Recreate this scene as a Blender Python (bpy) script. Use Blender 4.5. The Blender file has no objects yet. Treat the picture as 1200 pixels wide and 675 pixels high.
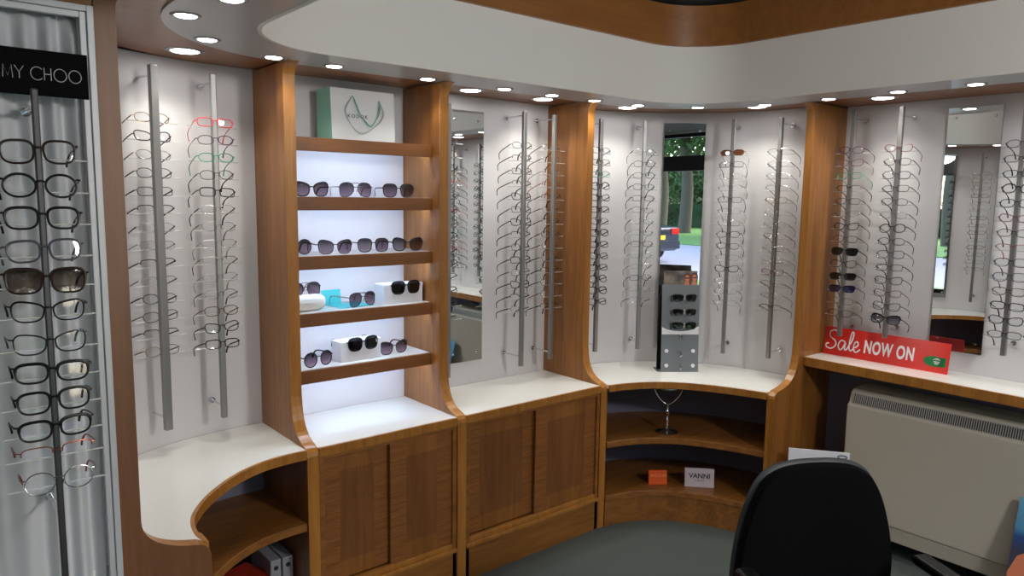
import bpy, bmesh, math, random
from mathutils import Vector, Matrix
import numpy as np
random.seed(7)
D = bpy.data
COL = bpy.context.scene.collection
SC = bpy.context.scene
PI = math.pi

# ------------------------------------------------------------------ materials
def srgb(r, g, b):
    f = lambda c: (c/255/12.92) if c/255 <= .04045 else ((c/255+.055)/1.055)**2.4
    return (f(r), f(g), f(b), 1)

def newmat(name):
    m = D.materials.new(name); m.use_nodes = True
    nt = m.node_tree; nt.nodes.clear()
    out = nt.nodes.new('ShaderNodeOutputMaterial')
    return m, nt, out

def pbr(name, col, rough=.5, metal=0, noise=0, nscale=40, bump=0, coat=0, spec=.5, bscale=None):
    m, nt, out = newmat(name)
    b = nt.nodes.new('ShaderNodeBsdfPrincipled')
    b.inputs['Roughness'].default_value = rough
    b.inputs['Metallic'].default_value = metal
    b.inputs['Coat Weight'].default_value = coat
    b.inputs['Coat Roughness'].default_value = .12
    b.inputs['Specular IOR Level'].default_value = spec
    nt.links.new(b.outputs[0], out.inputs[0])
    tc = nt.nodes.new('ShaderNodeTexCoord')
    n = nt.nodes.new('ShaderNodeTexNoise'); n.inputs['Scale'].default_value = nscale
    n.inputs['Detail'].default_value = 4
    nt.links.new(tc.outputs['Object'], n.inputs['Vector'])
    mx = nt.nodes.new('ShaderNodeMix'); mx.data_type = 'RGBA'; mx.blend_type = 'MIX'
    c = Vector(col[:3])
    mx.inputs[6].default_value = (*(c*(1-noise)), 1); mx.inputs[7].default_value = (*(c*(1+noise)), 1)
    nt.links.new(n.outputs[0], mx.inputs[0])
    nt.links.new(mx.outputs[2], b.inputs['Base Color'])
    if bump:
        n2 = nt.nodes.new('ShaderNodeTexNoise'); n2.inputs['Scale'].default_value = bscale or nscale
        nt.links.new(tc.outputs['Object'], n2.inputs['Vector'])
        bp = nt.nodes.new('ShaderNodeBump'); bp.inputs['Strength'].default_value = bump
        bp.inputs['Distance'].default_value = .01
        nt.links.new(n2.outputs[0], bp.inputs['Height']); nt.links.new(bp.outputs[0], b.inputs['Normal'])
    return m

def wood(name, dark, light, axis='z', rough=.38, ripple=False):
    m, nt, out = newmat(name)
    b = nt.nodes.new('ShaderNodeBsdfPrincipled')
    b.inputs['Roughness'].default_value = rough
    b.inputs['Coat Weight'].default_value = .15; b.inputs['Coat Roughness'].default_value = .2
    nt.links.new(b.outputs[0], out.inputs[0])
    tc = nt.nodes.new('ShaderNodeTexCoord'); mp = nt.nodes.new('ShaderNodeMapping')
    s = {'z': (14, 14, 1.1), 'x': (1.1, 14, 14), 'y': (14, 1.1, 14)}[axis]
    if ripple: s = (3, 3, 55) if axis == 'z' else (55, 55, 3)
    mp.inputs['Scale'].default_value = s
    nt.links.new(tc.outputs['Object'], mp.inputs[0])
    n1 = nt.nodes.new('ShaderNodeTexNoise'); n1.inputs['Scale'].default_value = 1.6
    n1.inputs['Detail'].default_value = 5; n1.inputs['Distortion'].default_value = .8
    nt.links.new(mp.outputs[0], n1.inputs['Vector'])
    n2 = nt.nodes.new('ShaderNodeTexNoise'); n2.inputs['Scale'].default_value = 11
    n2.inputs['Detail'].default_value = 3
    nt.links.new(mp.outputs[0], n2.inputs['Vector'])
    ad = nt.nodes.new('ShaderNodeMath'); ad.operation = 'MULTIPLY_ADD'; ad.inputs[1].default_value = .35
    nt.links.new(n2.outputs[0], ad.inputs[0]); nt.links.new(n1.outputs[0], ad.inputs[2])
    cr = nt.nodes.new('ShaderNodeValToRGB')
    cr.color_ramp.elements[0].position = .48; cr.color_ramp.elements[0].color = dark
    cr.color_ramp.elements[1].position = .85; cr.color_ramp.elements[1].color = light
    nt.links.new(ad.outputs[0], cr.inputs[0]); nt.links.new(cr.outputs[0], b.inputs['Base Color'])
    return m

def emit(name, col, s):
    m, nt, out = newmat(name)
    e = nt.nodes.new('ShaderNodeEmission'); e.inputs[0].default_value = col; e.inputs[1].default_value = s
    nt.links.new(e.outputs[0], out.inputs[0]); return m

def lens_mat(name, top, bottom, refl=.07, z0=-.02, z1=.02):
    m, nt, out = newmat(name)
    tc = nt.nodes.new('ShaderNodeTexCoord'); sp = nt.nodes.new('ShaderNodeSeparateXYZ')
    nt.links.new(tc.outputs['Object'], sp.inputs[0])
    mr = nt.nodes.new('ShaderNodeMapRange'); mr.inputs[1].default_value = z0; mr.inputs[2].default_value = z1
    nt.links.new(sp.outputs[2], mr.inputs[0])
    mx = nt.nodes.new('ShaderNodeMix'); mx.data_type = 'RGBA'
    mx.inputs[6].default_value = (*bottom, 1); mx.inputs[7].default_value = (*top, 1)
    nt.links.new(mr.outputs[0], mx.inputs[0])
    tr = nt.nodes.new('ShaderNodeBsdfTransparent'); nt.links.new(mx.outputs[2], tr.inputs[0])
    gl = nt.nodes.new('ShaderNodeBsdfGlossy'); gl.inputs['Roughness'].default_value = .03
    lw = nt.nodes.new('ShaderNodeLayerWeight'); lw.inputs[0].default_value = .25
    ad = nt.nodes.new('ShaderNodeMath'); ad.operation = 'MULTIPLY_ADD'
    ad.inputs[1].default_value = .5; ad.inputs[2].default_value = refl
    nt.links.new(lw.outputs['Fresnel'], ad.inputs[0])
    ms = nt.nodes.new('ShaderNodeMixShader')
    nt.links.new(ad.outputs[0], ms.inputs[0]); nt.links.new(tr.outputs[0], ms.inputs[1]); nt.links.new(gl.outputs[0], ms.inputs[2])
    nt.links.new(ms.outputs[0], out.inputs[0]); return m

WD, WL = srgb(120, 74, 30), srgb(154, 100, 45)
M = {}
M['wood_z'] = wood('wood_vertical', WD, WL, 'z')
M['wood_x'] = wood('wood_along_x', WD, WL, 'x')
M['wood_y'] = wood('wood_along_y', WD, WL, 'y')
M['wood_edge'] = wood('wood_edge', srgb(150, 96, 38), srgb(180, 122, 54), 'z', rough=.3)
M['wood_panel'] = wood('veneer_panel', srgb(110, 67, 30), srgb(136, 85, 42), 'z')
M['wood_shelf'] = wood('shelf_veneer', srgb(110, 66, 30), srgb(132, 82, 40), 'x')
M['wood_dull'] = wood('dull_brown_veneer', srgb(104, 66, 40), srgb(124, 80, 50), 'z')
M['wood_ripple'] = wood('veneer_rippled_border', srgb(120, 74, 32), srgb(152, 97, 48), 'z', ripple=True)
M['wood_trim'] = wood('wood_cornice', srgb(140, 88, 42), srgb(156, 101, 50), 'x', rough=.4)
M['wood_soffit'] = wood('soffit_veneer', srgb(140, 88, 50), srgb(156, 100, 60), 'x')
M['white_top'] = pbr('white_laminate', srgb(240, 241, 236), .15, noise=.01, coat=.2)
M['wall_white'] = pbr('white_wall_panel', srgb(212, 210, 213), .55, noise=.015, nscale=3)
M['wall_navy'] = pbr('slate_navy_paint', srgb(118, 116, 136), .8, noise=.05, nscale=60)
M['wall_plain'] = pbr('pale_grey_paint', srgb(150, 148, 144), .85, noise=.03, nscale=5)
M['ceiling'] = pbr('dark_grey_ceiling', srgb(84, 84, 84), .9, noise=.04, nscale=6)
M['carpet'] = pbr('grey_green_carpet', srgb(76, 83, 80), .95, noise=.28, nscale=260, bump=.5)
M['fascia'] = pbr('white_fascia', srgb(238, 235, 230), .6, noise=.01, nscale=3)
M['board'] = pbr('grey_board', srgb(200, 202, 206), .3, noise=.02, nscale=4, coat=.2)
M['alu'] = pbr('brushed_aluminium', srgb(150, 150, 150), .38, metal=.75, noise=.04, nscale=90)
M['alu_dark'] = pbr('dark_aluminium', srgb(78, 78, 82), .35, metal=.7, noise=.1, nscale=60)
M['chrome'] = pbr('chrome', srgb(225, 225, 230), .08, metal=1)
M['mirror'] = pbr('mirror_silver', srgb(235, 238, 238), .0, metal=1)
M['mirror_edge'] = pbr('mirror_edge', srgb(70, 80, 80), .3)
M['black'] = pbr('black_plastic', srgb(12, 12, 14), .4, noise=.1, spec=.3)
M['fabric'] = pbr('black_chair_fabric', srgb(11, 11, 13), .95, noise=.3, nscale=500, bump=.4, spec=.1)
M['grey_plastic'] = pbr('grey_plastic', srgb(52, 54, 58), .5, noise=.05)
M['heater'] = pbr('cream_enamel', srgb(196, 188, 172), .45, noise=.015, nscale=8)
M['heater_low'] = pbr('cream_enamel_skirt', srgb(180, 172, 156), .5, noise=.015, nscale=8)
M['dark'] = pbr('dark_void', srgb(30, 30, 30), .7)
M['steel'] = pbr('grille_steel', srgb(175, 175, 172), .35, metal=.5)
M['curtain'] = pbr('white_sheer_fabric', srgb(204, 206, 212), .9, noise=.03, nscale=12)
M['frame_silver'] = pbr('silver_case_frame', srgb(196, 198, 204), .4, metal=.2)
M['sign_black'] = pbr('black_sign', srgb(7, 7, 11), .8, spec=.1)
M['letter_silver'] = pbr('silver_lettering', srgb(190, 192, 195), .4)
M['bag'] = pbr('white_paper_bag', srgb(222, 224, 226), .6)
M['bag_mint'] = pbr('mint_paper', srgb(140, 190, 172), .6)
M['ribbon'] = pbr('green_ribbon', srgb(110, 175, 160), .4)
M['ribbon_grey'] = pbr('grey_ribbon', srgb(178, 184, 184), .4)
M['ink'] = pbr('dark_ink', srgb(50, 50, 54), .6)
M['red'] = pbr('sale_red', srgb(212, 44, 38), .3, coat=.2)
M['white'] = pbr('white_print', srgb(240, 240, 240), .5)
M['green'] = pbr('green_print', srgb(20, 120, 62), .4)
M['orange'] = pbr('orange_card', srgb(236, 92, 22), .5)
M['orange_ink'] = pbr('pale_orange_print', srgb(255, 170, 110), .5)
M['card'] = pbr('pinkish_white_card', srgb(214, 200, 206), .5)
M['case_white'] = pbr('glossy_white_case', srgb(238, 238, 236), .15, coat=.5)
M['box_white'] = pbr('white_card_box', srgb(232, 232, 238), .5)
M['teal'] = pbr('teal_card', srgb(70, 186, 190), .5)
M['acrylic_grey'] = pbr('grey_acrylic', srgb(112, 116, 120), .25, coat=.3)
M['acrylic'] = pbr('white_glint_acrylic', srgb(236, 238, 236), .12)  # milky white colour stands in for bright highlights on clear acrylic
M['acrylic'].node_tree.nodes['Principled BSDF'].inputs['Alpha'].default_value = .5
M['red_book'] = pbr('red_box_card', srgb(176, 48, 24), .5, noise=.15, nscale=20)
M['file'] = pbr('grey_box_file', srgb(150, 150, 158), .6, noise=.05)
M['lamp'] = emit('lamp_diffuser', (1, .98, .95, 1), 14)
M['panel'] = emit('added_panel_glow', (1, .97, .93, 1), 5)
M['globe'] = emit('added_globe_glow', (1, .97, .94, 1), 108)
M['led'] = emit('cool_led_strip', (.56, .74, 1, 1), 46)
M['lens_clear'] = lens_mat('clear_lens', (.96, .97, .97), (.96, .97, .97), .03)
M['lens_demo'] = M['lens_clear']
M['lens_smoke'] = lens_mat('smoke_gradient_lens', (.05, .04, .05), (.32, .22, .28), .05)
M['lens_brown'] = lens_mat('brown_gradient_lens', (.06, .04, .03), (.42, .34, .27), .06)
M['lens_dark'] = lens_mat('dark_lens', (.02, .02, .025), (.05, .05, .06), .06)
M['lens_grey'] = lens_mat('grey_gradient_lens', (.06, .06, .08), (.5, .5, .55), .07)
M['lens_blue'] = lens_mat('blue_lens', (.02, .02, .10), (.06, .05, .3), .08)
M['lens_rust'] = lens_mat('rust_brown_lens', (.22, .07, .03), (.3, .1, .05), .05)
FM = dict(black=((13, 13, 15), .4, 0), tort=((40, 25, 17), .35, 0), navy=((32, 34, 60), .25, 0), grey=((80, 80, 92), .3, 0),
          gun=((60, 60, 64), .3, .8), silver=((170, 170, 172), .22, .9), gold=((170, 140, 90), .25, .9), red=((200, 40, 52), .3, 0),
          purple=((70, 36, 70), .3, 0), teal=((50, 140, 112), .3, 0), brown=((92, 60, 48), .3, .3), clear=((200, 196, 190), .2, 0),
          copper=((150, 80, 60), .3, .6), plum=((110, 60, 80), .3, 0))
for k, (c, r, me) in FM.items(): M['f_'+k] = pbr('frame_'+k, srgb(*c), r, metal=me, spec=.3)

# ------------------------------------------------------------------ builders
def tag(o, label=None, cat=None, group=None, kind=None):
    if label: o['label'] = label
    if cat: o['category'] = cat
    if group: o['group'] = group
    if kind: o['kind'] = kind
    return o

def empty(name, loc=(0, 0, 0), rz=0, label=None, cat=None, group=None):
    o = D.objects.new(name, None); COL.objects.link(o)
    o.empty_display_size = .05; o.location = loc; o.rotation_euler = (0, 0, rz)
    return tag(o, label, cat, group)

def link(name, bm, mats, parent=None, world=False, origin=None, smooth=False, bevel=0, seg=2):
    """bm -> ONE mesh object; world=True: bm is in world coordinates, parent unrotated"""
    if parent is not None and world: bmesh.ops.translate(bm, verts=bm.verts, vec=-Vector(parent.location))
    if origin is not None: bmesh.ops.translate(bm, verts=bm.verts, vec=-Vector(origin))
    bmesh.ops.recalc_face_normals(bm, faces=bm.faces)
    me = D.meshes.new(name); bm.to_mesh(me); bm.free()
    if not isinstance(mats, (list, tuple)): mats = [mats]
    for m in mats: me.materials.append(m)
    if smooth:
        for p in me.polygons: p.use_smooth = True
        me.set_sharp_from_angle(angle=math.radians(40))
    o = D.objects.new(name, me); COL.objects.link(o)
    if parent is not None: o.parent = parent
    if origin is not None: o.location = origin
    if bevel:
        md = o.modifiers.new('bevel', 'BEVEL'); md.width = bevel; md.segments = seg; md.limit_method = 'ANGLE'
        md.angle_limit = math.radians(40)
    return o

def addbox(bm, x0, x1, y0, y1, z0, z1, mat=0, mtx=None):
    vs = [bm.verts.new((x, y, z)) for x in (x0, x1) for y in (y0, y1) for z in (z0, z1)]
    fs = [(0, 1, 3, 2), (4, 6, 7, 5), (0, 4, 5, 1), (2, 3, 7, 6), (0, 2, 6, 4), (1, 5, 7, 3)]
    for f in fs:
        g = bm.faces.new([vs[i] for i in f]); g.material_index = mat
    if mtx is not None: bmesh.ops.transform(bm, matrix=mtx, verts=vs)
    return vs

def box(*a, **k):
    bm = bmesh.new(); addbox(bm, *a, **k); return bm

def addprism(bm, poly, h0, h1, fn=lambda u, v, h: (u, v, h), mat=0):
    """2D poly extruded between h0 and h1, mapped by fn"""
    a = [bm.verts.new(fn(u, v, h0)) for u, v in poly]; b = [bm.verts.new(fn(u, v, h1)) for u, v in poly]
    n = len(poly); fs = [bm.faces.new(a), bm.faces.new(b[::-1])]
    for i in range(n):
        fs.append(bm.faces.new([a[i], a[(i+1) % n], b[(i+1) % n], b[i]]))
    for f in fs: f.material_index = mat
    return fs

def addstrip(bm, P, Q, z0, z1, mat=0):
    """slab between two plan polylines with equal point counts"""
    n = len(P); R = []
    for z in (z0, z1): R.append(([bm.verts.new((*p[:2], z)) for p in P], [bm.verts.new((*q[:2], z)) for q in Q]))
    (a, b), (c, d) = R; F = []
    for i in range(n-1):
        for qd in ([a[i], a[i+1], b[i+1], b[i]], [c[i], d[i], d[i+1], c[i+1]], [a[i], c[i], c[i+1], a[i+1]], [b[i], b[i+1], d[i+1], d[i]]):
            F.append(bm.faces.new(qd))
    F.append(bm.faces.new([a[0], b[0], d[0], c[0]])); F.append(bm.faces.new([a[-1], c[-1], d[-1], b[-1]]))
    for f in F: f.material_index = mat

def addtube(bm, pts, r, seg=8, closed=False, flat=1.0, up=(0, 0, 1), mat=0):
    pts = [Vector(p) for p in pts]; n = len(pts); rings = []
    up = Vector(up); rr = r if isinstance(r, (list, tuple)) else [r]*n
    for i, p in enumerate(pts):
        if closed: t = pts[(i+1) % n]-pts[i-1]
        else: t = pts[min(i+1, n-1)]-pts[max(i-1, 0)]
        t.normalize(); s = t.cross(up)
        if s.length < 1e-4: s = t.cross(Vector((1, 0, 0)))
        s.normalize(); v = s.cross(t)
        rings.append([bm.verts.new(p+s*math.cos(2*PI*k/seg+PI/4)*rr[i]*flat+v*math.sin(2*PI*k/seg+PI/4)*rr[i]) for k in range(seg)])
    m = n if closed else n-1
    for i in range(m):
        A, B = rings[i], rings[(i+1) % n]
        for k in range(seg):
            f = bm.faces.new([A[k], A[(k+1) % seg], B[(k+1) % seg], B[k]]); f.material_index = mat
    if not closed:
        for R_ in (rings[0], rings[-1][::-1]):
            f = bm.faces.new(R_); f.material_index = mat

def tube(pts, r, **k):
    bm = bmesh.new(); addtube(bm, pts, r, **k); return bm

def addlathe(bm, prof, seg=24, mat=0, c=(0, 0, 0)):
    rings = [[bm.verts.new((c[0]+r*math.cos(2*PI*k/seg), c[1]+r*math.sin(2*PI*k/seg), c[2]+z)) for k in range(seg)] for r, z in prof]
    for a, b in zip(rings, rings[1:]):
        for k in range(seg):
            f = bm.faces.new([a[k], a[(k+1) % seg], b[(k+1) % seg], b[k]]); f.material_index = mat
    for R_ in (rings[0][::-1], rings[-1]):
        f = bm.faces.new(R_); f.material_index = mat

def lathe(prof, seg=24):
    bm = bmesh.new(); addlathe(bm, prof, seg); return bm

def arc(cx, cy, rx, ry, a0, a1, n=10):
    return [(cx+rx*math.cos(math.radians(a0+(a1-a0)*i/n)), cy+ry*math.sin(math.radians(a0+(a1-a0)*i/n))) for i in range(n+1)]

def catmull(pts, n=6):
    P = [Vector(p) for p in pts]; P = [2*P[0]-P[1]]+P+[2*P[-1]-P[-2]]; out = []
    for i in range(1, len(P)-2):
        for k in range(n):
            t = k/n
            out.append(.5*((2*P[i])+(P[i+1]-P[i-1])*t+(2*P[i-1]-5*P[i]+4*P[i+1]-P[i+2])*t*t+(3*P[i]-P[i-1]-3*P[i+1]+P[i+2])*t**3))
    out.append(P[-2]); return [tuple(p) for p in out]

def resample(pts, n):
    P = [Vector(p[:2]) for p in pts]; L = [0]
    for a, b in zip(P, P[1:]): L.append(L[-1]+(b-a).length)
    out = []
    for k in range(n):
        s = L[-1]*k/(n-1); i = 0
        while i < len(P)-2 and L[i+1] < s: i += 1
        t = (s-L[i])/max(1e-9, L[i+1]-L[i]); out.append(tuple(P[i].lerp(P[i+1], min(1, t))))
    return out

def offset(pts, d):
    P = [Vector(p[:2]) for p in pts]; out = []
    for i, p in enumerate(P):
        t = P[min(i+1, len(P)-1)]-P[max(i-1, 0)]; t.normalize()
        out.append((p.x-t.y*d, p.y+t.x*d))       # left of travel
    return out

def text_obj(name, s, size, mat, parent, mtx, sx=1.0, extrude=.0004, align='CENTER', space=1.0, bold=0):
    cu = D.curves.new(name, 'FONT'); cu.body = s; cu.size = size; cu.extrude = extrude
    cu.align_x = align; cu.align_y = 'CENTER'; cu.space_character = space; cu.offset = bold
    tmp = D.objects.new('tmp', cu); COL.objects.link(tmp)
    bpy.context.view_layer.update()
    me = D.meshes.new_from_object(tmp.evaluated_get(bpy.context.evaluated_depsgraph_get()))
    D.objects.remove(tmp); me.name = name
    me.transform(mtx @ Matrix.Diagonal((sx, 1, 1, 1)))
    me.materials.clear(); me.materials.append(mat)
    o = D.objects.new(name, me); COL.objects.link(o); o.parent = parent
    return o

def copy_tree(o, parent=None):
    c = o.copy(); COL.objects.link(c)
    if parent is not None: c.parent = parent
    for ch in list(o.children): copy_tree(ch, c)
    return c

def struct(name, bm, m, **k): return tag(link(name, bm, m, **k), kind='structure')

# ------------------------------------------------------------------ plan of the fitted unit
WALLY, WALLX = 2.89, 3.73
DIV = dict(a=(1.083, 1.128), b=(1.757, 1.803), c=(2.635, 2.680))
LOWZ, TOPZ = .749, 2.155
corner_r = [(2.680, 2.885), (2.77, 2.868)] + arc(2.77, 2.03, .83, .83, 88, 2, 14)[1:] + [(3.602, 1.95), (3.605, 1.88)]
corner_l = catmull([(.30, 1.972), (.302, 2.2), (.322, 2.4), (.375, 2.56), (.46, 2.68), (.57, 2.77), (.69, 2.83), (.82, 2.868), (.95, 2.885), (1.083, 2.89)], 3)
front_r = catmull([(2.680, 2.440), (2.80, 2.408), (2.92, 2.345), (3.02, 2.25), (3.10, 2.12), (3.155, 1.99), (3.19, 1.88)], 4)
front_l = catmull([(.577, 1.972), (.572, 2.02), (.583, 2.094), (.61, 2.165), (.676, 2.263), (.785, 2.370), (.90, 2.436), (1.0, 2.458), (1.083, 2.460)], 4)

# ------------------------------------------------------------------ room shell
X0, X1, Y0, Y1, ZC = -2.6, 3.86, -2.2, 3.02, 2.62
struct('floor', box(X0, X1, Y0, Y1, -.06, 0), M['carpet'])
struct('ceiling', box(X0-.1, X1+.1, Y0-.1, Y1+.1, ZC, ZC+.08), M['ceiling'])
struct('wall_back', box(X0, X1, Y1, Y1+.1, 0, ZC), M['wall_plain'])
struct('wall_left', box(X0-.1, X0, Y0, Y1, 0, ZC), M['wall_plain'])
struct('wall_right', box(X1, X1+.1, Y0, Y1, 0, ZC), M['wall_plain'])
# street side wall with the shop window
bm = bmesh.new()
WX0, WX1, WZ0, WZ1 = -2.3, 2.6, .35, 2.60
addbox(bm, X0, WX0, Y0-.12, Y0, 0, ZC); addbox(bm, WX1, X1, Y0-.12, Y0, 0, ZC)
addbox(bm, WX0, WX1, Y0-.12, Y0, 0, WZ0); addbox(bm, WX0, WX1, Y0-.12, Y0, WZ1, ZC)
struct('wall_front', bm, M['wall_plain'])
win = tag(empty('window_1', ((WX0+WX1)/2, Y0-.06, WZ0)), kind='structure')
bm = bmesh.new()
for a, b in ((WX0, WX0+.06), (.55, .62), (WX1-.06, WX1)): addbox(bm, a, b, Y0-.10, Y0-.03, WZ0, WZ1)
addbox(bm, WX0, WX1, Y0-.10, Y0-.03, WZ0, WZ0+.06); addbox(bm, WX0, WX1, Y0-.10, Y0-.03, WZ1-.05, WZ1)
addbox(bm, WX0, WX1, Y0-.11, Y0-.02, 2.08, 2.29)
link('window_frame', bm, M['black'], win, world=True)
link('pane', box(WX0+.03, WX1-.03, Y0-.068, Y0-.062, WZ0+.03, WZ1-.03), M['acrylic'] if 0 else lens_mat('window_glass', (.97, .98, .98), (.97, .98, .98), .0), win, world=True)

# upper white display walls and the navy lower walls
def wallstrip(name, pts, z0, z1, m, th=.02, side=1):
    bm = bmesh.new(); addstrip(bm, pts, offset(pts, th*side), z0, z1)
    return struct(name, bm, m, smooth=True)
wallstrip('wall_back_upper', [(1.083, WALLY), (2.680, WALLY)], LOWZ, TOPZ, M['wall_white'])
wallstrip('wall_back_lower', [(1.083, WALLY), (2.680, WALLY)], 0, LOWZ-.03, M['wall_navy'])
wallstrip('wall_corner_right_upper', corner_r, LOWZ, TOPZ, M['wall_white'])
wallstrip('wall_corner_right_lower', corner_r, 0, LOWZ-.03, M['wall_navy'])
wallstrip('wall_corner_left_upper', corner_l, LOWZ, TOPZ, M['wall_white'])
wallstrip('wall_corner_left_lower', corner_l, 0, LOWZ-.03, M['wall_navy'])
wallstrip('wall_right_upper', [(WALLX, 1.84), (WALLX, -.70)], .903, TOPZ, M['wall_white'])
wallstrip('wall_right_lower', [(WALLX, 1.84), (WALLX, -.70)], 0, .863, M['wall_navy'])
struct('wall_left_return', box(X0, .078, 1.93, 2.0, 0, 2.60), M['wall_plain'])

# bulkhead: wood soffit, grey board with downlights, white fascia, wood cornice
def path(ox, rr, yb, extra=0):
    return None
def run(xo_l, y_b, xo_r, rl, rr, yfar, rconv):
    # from far left (over the curtained case) round the convex corner, the left hollow corner, along, and the right hollow corner
    p = resample([(X0, yfar), (xo_l-rconv, yfar)], 4)
    p += arc(xo_l-rconv, yfar+rconv, rconv, rconv, -90, 0, 8)[1:]
    p += resample([(xo_l, yfar+rconv), (xo_l, y_b-rl)], 4)[1:]
    p += arc(xo_l+rl, y_b-rl, rl, rl, 180, 90, 14)[1:]
    p += resample([(xo_l+rl, y_b), (xo_r-rr, y_b)], 6)[1:]
    p += arc(xo_r-rr, y_b-rr, rr, rr, 90, 0, 14)[1:]
    p += resample([(xo_r, y_b-rr), (xo_r, Y0)], 6)[1:]
    return p
P_out = run(.80, 2.365, 3.12, .34, .34, 1.30, .30)
P_in = run(.555, 2.625, 3.38, .59, .60, 1.56, .22)
P_wall = run(.24, 2.93, 3.80, .88, .90, 1.99, .02)
for P in (P_out, P_in, P_wall): assert len(P) == len(P_out)
bm = bmesh.new(); addstrip(bm, P_in, P_wall, 2.156, 2.176); struct('trim_1', bm, M['wood_soffit'])
bm = bmesh.new(); addstrip(bm, P_out, P_in, 2.150, 2.168); struct('trim_2', bm, M['board'])
bm = bmesh.new(); addstrip(bm, offset(P_out, -.012), P_out, 2.146, 2.412); struct('trim_3', bm, M['fascia'], smooth=True)
bm = bmesh.new(); addstrip(bm, offset(P_out, -.030), offset(P_out, .02), 2.412, 2.60); struct('trim_4', bm, M['wood_trim'], smooth=True)

# ------------------------------------------------------------------ downlights
def downlight(x, y, z, r, big, label, power):
    t = empty('downlight', (x, y, z), 0, label, 'ceiling light', 'large downlights in the wood soffit' if big else 'small downlights in the grey board')
    bm = bmesh.new()
    addlathe(bm, [(r*.78, 0), (r*.80, -.003), (r, -.004), (r*1.12, -.001), (r*1.12, 0)], 28)
    link('bezel', bm, M['alu'], t, smooth=True)
    bm = bmesh.new(); addlathe(bm, [(r*.79, -.0005), (r*.79, -.002), (r*.70, -.0045), (r*.3, -.006), (.001, -.0062)], 28)
    link('diffuser', bm, M['lamp'], t, smooth=True)
    L = D.lights.new('downlight_lamp', 'SPOT'); L.energy = power; L.spot_size = math.radians(125); L.spot_blend = .8
    L.shadow_soft_size = r*.8; L.color = (1, .975, .86) if big else (1, .965, .93)
    lo = D.objects.new('downlight_lamp', L); COL.objects.link(lo); lo.location = (0, 0, -.012); lo.parent = t
PS, PB = 3.6, 9.5
small = [(.621, 2.123, 'nearest to the left end of the curve'), (.763, 2.403, 'second along the left curve'), (1.03, 2.545, 'beside the wooden divider left of the shelves'),
         (1.263, 2.558, 'above the white paper bag'), (1.676, 2.565, 'above the right end of the sunglass shelves'), (2.069, 2.557, 'above the tall mirror'),
         (2.349, 2.553, 'above the middle rod beside the tall mirror'), (2.621, 2.544, 'in front of the divider right of the tall mirror'), (2.903, 2.514, 'where the right curve begins'),
         (3.176, 2.35, 'in the middle of the right curve'), (3.323, 2.059, 'at the right end of the right curve'), (3.326, 1.734, 'in front of the divider left of the sale sign'),
         (3.31, 1.421, 'above the sale sign rods'), (3.31, 1.124, 'above the narrow right-hand mirror')]
for x, y, d in small: downlight(x, y, 2.150, .036, False, 'small round downlight '+d, PS)
downlight(.655, 1.87, 2.150, .036, False, 'small round downlight at the very top edge near the curtained case', PS)
big = [(.776, 2.679, 'over the curved left bay'), (2.013, 2.73, 'over the tall mirror'), (2.443, 2.718, 'over the two rods right of the tall mirror'),
       (2.973, 2.645, 'over the left half of the right curved bay'), (3.397, 2.149, 'over the right half of the right curved bay'), (3.50, 1.567, 'over the sale sign')]
for x, y, d in big: downlight(x, y, 2.156, .058, True, 'large round downlight in wood soffit '+d, PB)
for y in (.80, .47, .12, -.25): downlight(3.31, y, 2.150, .036, False, 'small round downlight over right wall seen in the tall mirror', PS)
for y in (.85, .20): downlight(3.50, y, 2.156, .058, True, 'large round downlight over right wall seen in the tall mirror', PB)

for x, y, d in ((.35, -.75, 'right one of the two'), (-1.35, -.75, 'left one of the two')):  # unseen fill panels, added behind the camera to brighten fascia and cabinets
    t = empty('added_fill_panel', (x, y, ZC), 0, 'added square fill light panel, unseen behind the camera, '+d, 'ceiling light', 'added square fill panels')
    bm = bmesh.new()
    for a in ((-.31, .31, -.31, -.29), (-.31, .31, .29, .31), (-.31, -.29, -.29, .29), (.29, .31, -.29, .29)): addbox(bm, *a, -.022, 0)
    link('panel_frame', bm, M['frame_silver'], t)
    link('diffuser', box(-.29, .29, -.29, .29, -.018, -.004), M['panel'], t)

t = empty('added_fill_globe', (1.85, -1.25, 2.36), 0, 'added opal globe fill light, unseen, near the shop window behind the camera', 'added fill light')  # hanging globe added out of view to light the white fascia
bm = bmesh.new(); bmesh.ops.create_uvsphere(bm, u_segments=28, v_segments=16, radius=.16); link('globe', bm, M['globe'], t, smooth=True)
link('ceiling_rose', lathe([(.012, .155), (.030, .157), (.030, .175), (.006, .18), (.006, .24), (.05, .245), (.05, .26)], 24), M['alu'], t, smooth=True)

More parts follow.
